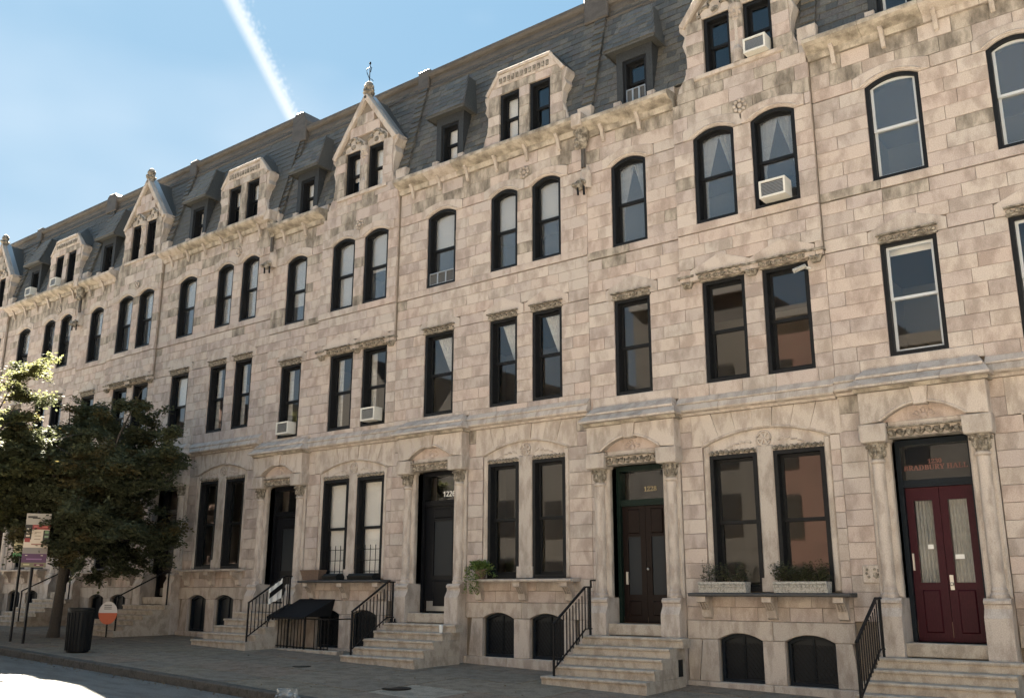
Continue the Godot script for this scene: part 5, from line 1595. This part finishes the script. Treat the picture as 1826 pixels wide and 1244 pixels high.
func street_things() -> void:
	rng.seed = 77
	# air conditioners
	var B3 := left_of(3); var B1 := left_of(1); var A2 := left_of(-2); var u3: float = D_UP[3]
	ac_unit(Vector3(B3 + 4.36, u3 + 10.89, 0.02), "white air conditioner in the gable window of house 1228")
	ac_unit(Vector3(B3 + 4.55, u3 + 7.62, 0.05), "white air conditioner in the third-floor window of house 1228", 0.58, 0.40, 0.36)
	ac_unit(Vector3(B1 + 4.55, D_UP[1] + 4.30, -0.10), "white air conditioner in the paired window of the weathervane house", 0.56, 0.38, 0.32)
	ac_unit(Vector3(B1 + 1.10, D_UP[1] + 4.28, -0.10), "white air conditioner above the door of the weathervane house", 0.56, 0.38, 0.32)
	ac_unit(Vector3(A2 + 3.55, D_UP[-2] + 7.62, -0.10), "white air conditioner in the third-floor window above the sunlit tree", 0.56, 0.40, 0.32)
	ac_unit(Vector3(A2 + 3.74, D_UP[-2] + 10.92, -0.08), "white air conditioner in a paired stone dormer", 0.5, 0.36, 0.3)
	ac_unit(Vector3(A2 + 1.69, D_UP[-2] + 10.93, -0.08), "white air conditioner in a slate-hooded dormer", 0.5, 0.36, 0.3)
	# fans set in two windows
	for q in [[left_of(2) + 1.50, D_UP[2] + 7.61, -0.10, 0.84, "grey window fan under the raised third-floor sash of house 1226"], [B3 + 1.33, u3 + 10.96, -0.13, 0.5, "grey window fan in the slate dormer of house 1228"]]:
		var r := thing("window_fan", Vector3(q[0], q[1], q[2]), q[4], "fan", "window fans")
		var f := MB.new()
		for e in 3:
			var w: float = q[3] / 3.0; var xa: float = q[0] - q[3] / 2 + e * w
			f.ring(PackedVector2Array([Vector2(xa, q[1]), Vector2(xa + w, q[1]), Vector2(xa + w, q[1] + 0.32), Vector2(xa, q[1] + 0.32)]), PackedVector2Array([Vector2(xa + 0.02, q[1] + 0.02), Vector2(xa + w - 0.02, q[1] + 0.02), Vector2(xa + w - 0.02, q[1] + 0.30), Vector2(xa + 0.02, q[1] + 0.30)]), q[2], q[2] + 0.06)
		put("fan_frame", f, M.flashing, r)
		var g := MB.new()
		g.box(q[0] - q[3] / 2 + 0.01, q[0] + q[3] / 2 - 0.01, q[1] + 0.01, q[1] + 0.31, q[2], q[2] + 0.03)
		put("fan_grille", g, M.ac_grille, r)
	# security camera on 1228
	var sc := Vector3(B3 + 5.05, u3 + 6.12, 0.03)
	var cr := thing("security_camera", sc, "small white security camera beside the second-floor window of house 1228", "camera")
	var cb := MB.new(); cb.bar(sc, sc + Vector3(-0.06, 0.0, 0.14), 0.04); put("arm", cb, M.ac_white, cr)
	var c2 := MB.new(); c2.tube([sc + Vector3(-0.03, 0.02, 0.14), sc + Vector3(-0.24, -0.07, 0.24)], [0.045, 0.05], 8); put("camera_body", c2, M.planter, cr)
	# carved wall plaque by the maroon doors
	var pq := Vector3(left_of(4) + 0.38, 0.32, 0.012)
	var pr := thing("wall_plaque", pq, "square carved stone plaque on the wall between doors 1228 and maroon", "plaque")
	var pm := func_box(pq.x - 0.17, pq.x + 0.17, pq.y - 0.15, pq.y + 0.15, -0.02, 0.03)
	put("tablet", pm, trim_tones[1], pr)
	var pv := MB.new()
	for e in 14: pv.blob(pq + Vector3(rng.randf_range(-0.12, 0.12), rng.randf_range(-0.1, 0.1), 0.02), Vector3(0.03, 0.025, 0.012), rng.randf() * 3)
	put("relief", pv, M.carved, pr)
	# shelf of 1228: two flower boxes with plants
	var g3: float = D_GF[3]
	for e in 2:
		var c := Vector3(B3 + [3.02, 4.52][e], g3 + 0.283, 0.17)
		var w: float = [0.95, 0.98][e]
		var fb := thing("flower_box", c, ["weathered stone flower box with egg pattern rim under the mullioned window", "plain pale stone flower box with bushy green plant"][e], "planter", "flower boxes on the window shelf of house 1228")
		var mb := MB.new()
		mb.xprism(PackedVector2Array([Vector2(c.z - 0.09, c.y), Vector2(c.z + 0.10, c.y), Vector2(c.z + 0.125, c.y + 0.14), Vector2(c.z + 0.145, c.y + 0.15), Vector2(c.z + 0.145, c.y + 0.195), Vector2(c.z - 0.12, c.y + 0.195)]), c.x - w / 2, c.x + w / 2)
		put("box_body", mb, M.planter, fb)
		var rm := MB.new()
		for q in 16: rm.blob(Vector3(c.x - w / 2 + 0.05 + q * (w - 0.1) / 15.0, c.y + 0.115, c.z + 0.125), Vector3(0.02, 0.025, 0.012))
		put("rim_pattern", rm, M.planter, fb)
		var pl := thing("window_plant", c + Vector3(0, 0.195, 0), ["sparse leggy plant with small pale flowers in the patterned flower box", "dense bushy plant in the plain flower box"][e], "plant", "plants in the flower boxes")
		var st := MB.new()
		var lf := MB.new()
		for q in [42, 75][e]:
			var b := c + Vector3(rng.randf_range(-0.45, 0.45) * w, 0.16, rng.randf_range(-0.07, 0.08))
			var t := b + Vector3(rng.randf_range(-0.16, 0.16), rng.randf_range(0.16, [0.42, 0.40][e]), rng.randf_range(-0.05, 0.14))
			st.tube([b, b.lerp(t, 0.5) + Vector3(rng.randf_range(-0.02, 0.02), 0.02, 0), t], [0.004, 0.003, 0.002], 3)
			for s in [18, 34][e]: leaf_cloud(lf, b.lerp(t, rng.randf_range(0.2, 1.0)), Vector3.ONE * 0.05, 1, 0.045)
		put("stems", st, M.bark, pl, "stuff"); put("foliage", lf, M.leaf1, pl, "stuff")
	# trailing plant on the shelf of 1226
	var A22 := left_of(2)
	var tc := Vector3(A22 + 3.12, 0.283, 0.20)
	var po := thing("trailing_plant", tc, "bright green trailing plant in a pot on the shelf of house 1226", "plant")
	var pot := MB.new()
	pot.lathe(tc, [Vector2(0, 0), Vector2(0.10, 0), Vector2(0.13, 0.16), Vector2(0.14, 0.2), Vector2(0.0, 0.19)], 12)
	put("pot", pot, M.terracotta, po)
	var tl := MB.new()
	for q in 40:
		var a := rng.randf() * TAU
		var d := Vector3(cos(a), 0, sin(a) * 0.6) * rng.randf_range(0.1, 0.42)
		for s in 9:
			var t := s / 8.0
			var p := tc + Vector3(0, 0.2, 0.02) + d * (t * 1.1) + Vector3(0, 0.22 * sin(t * PI * 0.8) - 0.36 * t * t * rng.randf_range(0.2, 1.0), 0)
			leaf_cloud(tl, p, Vector3.ONE * 0.05, 6, 0.06, 0.4)
	for q in 10:
		var p := tc + Vector3(rng.randf_range(-0.3, 0.15), 0, 0.22)
		for s in 8: leaf_cloud(tl, p + Vector3(rng.randf_range(-0.02, 0.02), -0.05 * s + 0.05, 0), Vector3.ONE * 0.025, 4, 0.045, 0.6)
	put("foliage", tl, M.leaf_fresh, po, "stuff")
	# dark pot with flowers inside the right-hand window of 1226
	var dp := Vector3(A22 + 4.78, 0.366, -0.30)
	# troughs on the dark shelf of the weathervane house
	var g1: float = D_GF[1]
	var t1 := thing("planter_trough", Vector3(B1 + 2.75, g1 + 0.283, 0.17), "empty brown trough with flared sides on the dark window shelf", "planter")
	var tm := MB.new()
	var t1c := Vector3(B1 + 2.75, g1 + 0.283, 0.17)
	for q in [[-1, 0]]:
		var lo := [Vector3(-0.30, 0, 0.09), Vector3(0.30, 0, 0.09), Vector3(0.30, 0, -0.09), Vector3(-0.30, 0, -0.09)]
		var hi := [Vector3(-0.36, 0.24, 0.14), Vector3(0.36, 0.24, 0.14), Vector3(0.36, 0.24, -0.14), Vector3(-0.36, 0.24, -0.14)]
		for e in 4: tm.quad(t1c + lo[e], t1c + lo[(e + 1) % 4], t1c + hi[(e + 1) % 4], t1c + hi[e])
		for e in 4: tm.bar(t1c + hi[e], t1c + hi[(e + 1) % 4], 0.03)
		tm.quad(t1c + lo[0] + Vector3(0, 0.18, 0), t1c + lo[1] + Vector3(0, 0.18, 0), t1c + lo[2] + Vector3(0, 0.18, 0), t1c + lo[3] + Vector3(0, 0.18, 0))
	put("trough_body", tm, M.terracotta, t1)
	for e in 2:
		var c := Vector3(B1 + [3.5, 4.62][e], g1 + 0.283, 0.15)
		var hw: float = [0.26, 0.45][e]
		var tt := thing("plant_tray", c, ["small black plant tray on the dark window shelf", "long black domed plant tray on the dark window shelf"][e], "tray", "black trays on the window shelf")
		var m := MB.new()
		m.xprism(PackedVector2Array([Vector2(c.z - 0.13, c.y), Vector2(c.z + 0.13, c.y), Vector2(c.z + 0.15, c.y + 0.08), Vector2(c.z + 0.08, c.y + 0.15), Vector2(c.z - 0.08, c.y + 0.16), Vector2(c.z - 0.15, c.y + 0.08)]), c.x - hw, c.x + hw)
		m.bar(c + Vector3(-hw, 0.09, 0.15), c + Vector3(hw, 0.09, 0.15), 0.02)
		put("tray_body", m, M.bin_black, tt)
	# cellar entrance of the weathervane house: awning and railing
	var ay := -0.19
	var aw := thing("cellar_awning", Vector3(-19.8, -1.45, 0.4), "black sloping awning over the cellar entrance", "awning")
	var am := MB.new()
	var a0 := Vector3(-20.55, ay, 0.045); var a1 := Vector3(-19.03, ay, 0.045); var b0 := Vector3(-20.62, -0.62, 0.92); var b1 := Vector3(-19.15, -0.62, 0.92)
	am.quad(b0, b1, a1, a0)
	am.quad(b0 - Vector3(0, 0.05, 0), b1 - Vector3(0, 0.05, 0), b1, b0)
	am.tri(b1, Vector3(b1.x, -0.62, 0.05), a1); am.tri(Vector3(b0.x, -0.62, 0.05), b0, a0)
	put("canopy", am, M.awning, aw)
	var ap := MB.new()
	for q in [b0, b1]: ap.bar(Vector3(q.x, gy(q.x, 0.88), 0.88), Vector3(q.x, q.y, 0.88), 0.03)
	put("post", ap, M.iron, aw)
	var fr := thing("area_railing", Vector3(-19.4, -1.45, 0.7), "low black iron railing round the cellar entrance under the awning", "railing")
	var rr := MB.new()
	rr.bar(Vector3(-20.55, -0.66, 0.82), Vector3(-18.35, -0.66, 0.82), 0.03); rr.bar(Vector3(-20.55, -1.32, 0.82), Vector3(-18.35, -1.36, 0.82), 0.025)
	rr.bar(Vector3(-18.35, -0.66, 0.82), Vector3(-18.35, -0.66, 0.07), 0.03)
	put("rail", rr, M.iron, fr)
	for e in 18:
		var x := -20.5 + e * 0.126
		if e in [11, 12]: continue
		var b := MB.new(); b.bar(Vector3(x, gy(x, 0.82) - 0.02, 0.82), Vector3(x, -0.66, 0.82), 0.018 if e % 5 else 0.035); put("baluster", b, M.iron, fr)
	var kb := thing("area_kerb", Vector3(-19.4, -1.45, 0.5), "low stone kerb at the foot of the cellar railing", "kerb")
	put("kerb_stone", func_box(-20.6, -17.9, gy(-19.3, 0.8) - 0.1, gy(-19.3, 0.8) + 0.05, 0.72, 0.92), M.step_stone, kb)
	# signs on posts by the kerb
	var p1 := Vector3(-25.94, gy(-25.94, 4.84), 4.84)
	var s1 := thing("parking_sign", p1, "cream and green parking sign on a thin post in front of the tree", "sign")
	var pm1 := MB.new(); pm1.bar(p1, p1 + Vector3(0, 2.75, 0), 0.05); put("post", pm1, M.iron, s1)
	sign_face(s1, p1 + Vector3(0.04, 2.42, 0.0), 0.42, 0.56, Vector2(0.86, 0.51), [[0, 0, 24, 32, Color(0.86, 0.84, 0.70)], [0, 27, 24, 5, Color(0.25, 0.55, 0.36)], [1, 1, 5, 4, Color(0.12, 0.40, 0.32)], [7, 1, 2, 4, Color(0.12, 0.40, 0.32)], [13, 2, 9, 2, Color(0.45, 0.55, 0.45)], [4, 8, 14, 1, Color(0.45, 0.45, 0.36)], [4, 11, 16, 2, Color(0.40, 0.40, 0.33)], [4, 15, 6, 2, Color(0.35, 0.35, 0.3)], [14, 15, 6, 2, Color(0.35, 0.35, 0.3)], [4, 19, 12, 1, Color(0.5, 0.5, 0.4)], [3, 28, 18, 1, Color(0.75, 0.85, 0.7)]], 24, 32)
	var p2 := Vector3(-25.17, gy(-25.17, 4.88), 4.88)
	var s2 := thing("bus_stop_sign", p2, "tall white red and purple transit stop sign on a post", "sign")
	var pm2 := MB.new(); pm2.bar(p2, p2 + Vector3(0, 3.3, 0), 0.055); put("post", pm2, M.iron, s2)
	var bl := Color(0.06, 0.05, 0.05); var rd := Color(0.55, 0.17, 0.17); var wt := Color(0.80, 0.74, 0.67); var pu := Color(0.30, 0.14, 0.30)
	sign_face(s2, p2 + Vector3(0.045, 2.55, 0.0), 0.58, 1.36, Vector2(0.86, 0.51), [[0, 0, 32, 80, wt], [0, 0, 32, 17, Color(0.62, 0.59, 0.55)], [2, 4, 12, 3, bl], [8, 6, 10, 2, bl], [0, 17, 9, 22, bl], [9, 17, 23, 7, rd], [11, 19, 18, 2, Color(0.75, 0.4, 0.38)], [2, 22, 5, 3, wt], [2, 27, 5, 3, wt], [2, 32, 5, 3, wt], [1, 37, 7, 6, rd], [24, 25, 8, 20, Color(0.12, 0.12, 0.10)], [26, 26, 5, 4, Color(0.35, 0.48, 0.33)], [26, 33, 5, 3, Color(0.45, 0.55, 0.42)], [26, 39, 5, 3, Color(0.42, 0.5, 0.4)], [13, 28, 8, 1, Color(0.55, 0.48, 0.42)], [13, 33, 8, 1, Color(0.55, 0.48, 0.42)], [13, 38, 8, 1, Color(0.55, 0.48, 0.42)], [10, 45, 20, 2, Color(0.6, 0.42, 0.36)], [0, 51, 32, 9, Color(0.50, 0.47, 0.45)], [0, 60, 32, 13, pu], [4, 62, 3, 1, wt], [24, 62, 3, 1, wt], [6, 67, 20, 2, Color(0.50, 0.34, 0.50)], [0, 73, 32, 7, Color(0.42, 0.39, 0.30)], [3, 75, 8, 2, Color(0.7, 0.66, 0.5)], [17, 75, 12, 3, Color(0.35, 0.14, 0.22)], [20, 76, 4, 1, wt]], 32, 80)
	# litter bin
	var bc := Vector3(-22.35, gy(-22.35, 4.95), 4.95)
	var bn := thing("litter_bin", bc, "tall black litter bin standing near the kerb", "bin")
	var bm := MB.new()
	bm.lathe(bc, [Vector2(0, 0.01), Vector2(0.24, 0.01), Vector2(0.255, 0.03), Vector2(0.28, 0.92), Vector2(0.295, 0.93), Vector2(0.295, 0.99), Vector2(0.27, 1.0), Vector2(0.24, 0.99), Vector2(0.23, 0.80), Vector2(0, 0.78)], 20)
	put("drum", bm, M.bin_black, bn)
	for e in 20:
		var a := TAU * e / 20.0
		var d := Vector3(sin(a), 0, cos(a))
		var sl := MB.new(); sl.bar(bc + d * 0.262 + Vector3(0, 0.05, 0), bc + d * 0.287 + Vector3(0, 0.90, 0), 0.035, 0.02); put("slat", sl, M.iron, bn)
	# round sign on a stake beside the steps
	var oc := Vector3(-27.7, gy(-27.7, 1.05), 2.05)
	oc.y = gy(oc.x, oc.z)
	oc = Vector3(-26.0, gy(-26.0, 2.2), 2.2)
	var rs := thing("round_sign", oc, "oval white and orange yard sign on a short stake", "sign")
	var stk := MB.new(); stk.bar(oc, oc + Vector3(0, 0.5, 0), 0.03); put("stake", stk, M.iron, rs)
	var nx := Vector3(0.55, 0, 0.83).normalized(); var tx := Vector3(nx.z, 0, -nx.x)
	var cc := oc + Vector3(0, 0.66, 0) + nx * 0.02
	for hf in 2:
		var m := MB.new()
		for e in 16:
			var a0f := PI * e / 16.0 + (0.0 if hf == 0 else PI); var a1f := PI * (e + 1) / 16.0 + (0.0 if hf == 0 else PI)
			var sft := Vector3(0, 0.04 if hf == 0 else 0.04, 0)
			var q0 := cc + tx * (0.27 * cos(a0f)) + Vector3(0, 0.31 * sin(a0f), 0); var q1 := cc + tx * (0.27 * cos(a1f)) + Vector3(0, 0.31 * sin(a1f), 0)
			m.tri(cc, q0, q1); m.tri(cc - nx * 0.012, q1 - nx * 0.012, q0 - nx * 0.012)
			m.quad(q0 - nx * 0.012, q1 - nx * 0.012, q1, q0)
		put("upper_face" if hf == 0 else "lower_face", m, M.sign_white if hf == 0 else M.sign_orange, rs)
	var tx2 := MB.new()
	for e in 3: tx2.quad(cc + tx * (-0.12) + Vector3(0, 0.1 + 0.05 * e, 0) + nx * 0.003, cc + tx * 0.10 + Vector3(0, 0.1 + 0.05 * e, 0) + nx * 0.003, cc + tx * 0.10 + Vector3(0, 0.12 + 0.05 * e, 0) + nx * 0.003, cc + tx * (-0.12) + Vector3(0, 0.12 + 0.05 * e, 0) + nx * 0.003)
	put("print_lines", tx2, M.ac_grille, rs)
	# covers in the pavement
	for q in [[-12.86, 3.98, 0.27, "round iron cover set in the pale paving slab"], [-16.67, 3.0, 0.20, "small round iron cover in the dark pavement"]]:
		var mc := Vector3(q[0], gy(q[0], q[1]), q[1])
		var r := thing("manhole_cover", mc, q[3], "cover", "iron covers in the pavement")
		var m := MB.new()
		m.lathe(mc, [Vector2(q[2], 0.0), Vector2(q[2], 0.010), Vector2(q[2] - 0.02, 0.012), Vector2(q[2] - 0.03, 0.008), Vector2(0.0, 0.009)], 20)
		put("lid", m, M.iron, r)
	# clear plastic bag in the gutter
	var gb := Vector3(-13.45, gy_curb(-13.45) - 0.155, 5.98)
	var br := thing("plastic_bag", gb, "crumpled clear plastic bag lying in the gutter against the kerb", "bag")
	var bg := MB.new()
	var fnz := FastNoiseLite.new(); fnz.seed = 9; fnz.frequency = 2.2
	for i in 8:
		for j in 12:
			var f := func(a: int, b: int) -> Vector3:
				var th := PI * a / 8.0; var ph := TAU * b / 12.0
				var d := Vector3(sin(th) * cos(ph), cos(th), sin(th) * sin(ph))
				var s := 1.0 + 0.8 * fnz.get_noise_3d(d.x * 1.3, d.y * 1.3, d.z * 1.3)
				return gb + Vector3(d.x * 0.24, maxf(0.0, 0.13 + d.y * 0.15), d.z * 0.14) * s + Vector3(0, 0, 0) if true else gb
			var A: Vector3 = f.call(i, j); var Bq: Vector3 = f.call(i, j + 1); var C: Vector3 = f.call(i + 1, j + 1); var D: Vector3 = f.call(i + 1, j)
			for v in 1: pass
			bg.tri(A, Bq, C); bg.tri(A, C, D)
	for q in bg.v.size():
		bg.v[q] = gb + (bg.v[q] - gb)
	put("bag_film", bg, M.film, br)
	# fallen leaves and grit in the gutter
	var lt := MB.new()
	for e in 420:
		var x := rng.randf_range(-34.0, -10.0)
		var z := CURB_Z + 0.06 + absf(rng.randfn()) * 0.16
		var p := Vector3(x, gy(x, z) + 0.012, z)
		leaf_cloud(lt, p, Vector3(0.02, 0.005, 0.02), 1, 0.05)
	for e in 120:
		var x := rng.randf_range(-30.0, -8.0)
		var z := rng.randf_range(0.1, 5.6)
		leaf_cloud(lt, Vector3(x, gy(x, z) + 0.014, z), Vector3(0.02, 0.004, 0.02), 1, 0.045)
	var lo2 := MeshInstance3D.new()
	lo2.name = "fallen_leaves"; lo2.mesh = lt.mesh(Vector3.ZERO); lo2.material_override = M.dry_leaf
	add_child(lo2); lo2.position = Vector3(0, LIFT, 0)
	lo2.set_meta("label", "dry fallen leaves scattered along the gutter and pavement"); lo2.set_meta("category", "leaves"); lo2.set_meta("kind", "stuff")

func sign_face(root: Node3D, c: Vector3, w: float, h: float, nrm: Vector2, rects: Array, iw: int, ih: int) -> void:
	var im := Image.create(iw * 4, ih * 4, false, Image.FORMAT_RGB8)
	for r in rects: im.fill_rect(Rect2i(r[0] * 4, r[1] * 4, r[2] * 4, r[3] * 4), r[4])
	var m := solid(Color.WHITE, 0.5)
	m.albedo_texture = ImageTexture.create_from_image(im)
	var n := Vector3(nrm.x, 0, nrm.y).normalized(); var t := Vector3(n.z, 0, -n.x)
	var mb := MB.new()
	var a := c + n * 0.03
	mb.quaduv(a - t * w * 0.5 - Vector3(0, h * 0.5, 0), a + t * w * 0.5 - Vector3(0, h * 0.5, 0), a + t * w * 0.5 + Vector3(0, h * 0.5, 0), a - t * w * 0.5 + Vector3(0, h * 0.5, 0))
	put("sign_face", mb, m, root)
	var bk := MB.new()
	var b := a - n * 0.006
	var p := [b - t * w * 0.5 - Vector3(0, h * 0.5, 0), b + t * w * 0.5 - Vector3(0, h * 0.5, 0), b + t * w * 0.5 + Vector3(0, h * 0.5, 0), b - t * w * 0.5 + Vector3(0, h * 0.5, 0)]
	bk.quad(p[3], p[2], p[1], p[0])
	for e in 4:
		var q := (e + 1) % 4
		bk.quad(p[e], p[q], p[q] + n * 0.005, p[e] + n * 0.005)
	put("sign_plate", bk, M.flashing, root)

# ---------------------------------------------------------------- trees
func tree(called: String, label: String, foot: Vector2, lean: Vector3, height: float, spread: Vector3, sd: int, leaves: int, mat: Material) -> void:
	rng.seed = sd
	var b := Vector3(foot.x, gy(foot.x, foot.y) - 0.1, foot.y)
	var root := thing(called, b, label, "tree", "street trees")
	var wood := MB.new()
	var tips := []
	var fork := b + Vector3(0, height * 0.32, 0) + lean * 0.3
	wood.tube([b, b.lerp(fork, 0.15) + Vector3(0.02, 0, 0), b.lerp(fork, 0.6) + Vector3(0.06, 0, 0.03), fork], [0.20, 0.15, 0.13, 0.12], 10)
	put("trunk", wood, M.bark, root)
	var limbs := MB.new()
	var cen := b + Vector3(0, height * 0.66, 0) + lean
	for k in 23:
		var a := TAU * k * 5.0 / 23.0 + rng.randf_range(-0.2, 0.2)
		var el := rng.randf_range(-0.6, 1.0)
		var tip := cen + Vector3(cos(a) * cos(el), sin(el), sin(a) * cos(el)) * spread * rng.randf_range(0.75, 1.0)
		var mid := fork.lerp(tip, 0.5) + Vector3(0, 0.35, 0) * rng.randf_range(0.3, 1.0)
		limbs.tube([fork, fork.lerp(mid, 0.5) + Vector3(0, 0.1, 0), mid, mid.lerp(tip, 0.55), tip], [0.075, 0.058, 0.042, 0.026, 0.008], 6)
		for s in 11:
			var t := rng.randf_range(0.25, 1.0)
			var p := mid.lerp(tip, (t - 0.5) * 2) if t > 0.5 else fork.lerp(mid, t * 2)
			var q := p + Vector3(rng.randfn(), rng.randfn() * 0.55 + 0.1, rng.randfn()).normalized() * rng.randf_range(0.6, 1.5)
			var dd := (q - cen) / spread
			if dd.length() > 1.12: q = cen + dd.normalized() * spread * 1.08
			limbs.tube([p, p.lerp(q, 0.5) + Vector3(0, 0.05, 0), q], [0.02, 0.013, 0.005], 4)
			for r in 5:
				var e := p.lerp(q, rng.randf_range(0.35, 1.0))
				tips.append([e, e + Vector3(rng.randfn(), rng.randfn() * 0.3 - 0.05, rng.randfn()).normalized() * rng.randf_range(0.3, 0.7)])
	put("limbs", limbs, M.bark, root)
	# leaves sit in flat sprays along the twigs
	var lf := [MB.new(), MB.new(), MB.new()]
	var per := leaves / tips.size()
	for tp in tips:
		var a: Vector3 = tp[0]; var e: Vector3 = tp[1]
		var ax := (e - a).normalized()
		var side := ax.cross(Vector3.UP).normalized()
		var which := (0 if mat == M.leaf0 else 1) if rng.randf() < 0.72 else (1 if rng.randf() < 0.6 else 2)
		for k in per:
			var p := a.lerp(e, rng.randf()) + side * rng.randfn() * 0.13 + Vector3(0, rng.randfn() * 0.06, 0) + ax * rng.randfn() * 0.08
			var ang := rng.randf() * TAU
			var t := (ax * cos(ang) + side * sin(ang) + Vector3(0, rng.randf_range(-0.7, 0.35), 0)).normalized() * rng.randf_range(0.07, 0.125)
			var s := t.cross(Vector3(rng.randfn() * 0.4, 1, rng.randfn() * 0.4)).normalized() * t.length() * 0.36
			lf[which].quad(p, p + t * 0.45 - s, p + t, p + t * 0.45 + s)
	for k in 3:
		if lf[k].v.size() > 0: put("crown", lf[k], M["leaf%d" % k], root)
func trees() -> void:
	tree("street_tree", "street tree with sunlit yellow-green crown overhanging the road", Vector2(-29.9, 5.0), Vector3(1.6, -0.6, 1.9), 8.9, Vector3(4.8, 3.1, 2.9), 11, 240000, M.leaf0)
	tree("street_tree", "shaded dark green tree hiding the doors of the terrace", Vector2(-26.8, 3.3), Vector3(0.5, -1.0, -0.1), 8.3, Vector3(3.6, 3.5, 2.3), 23, 270000, M.leaf1)
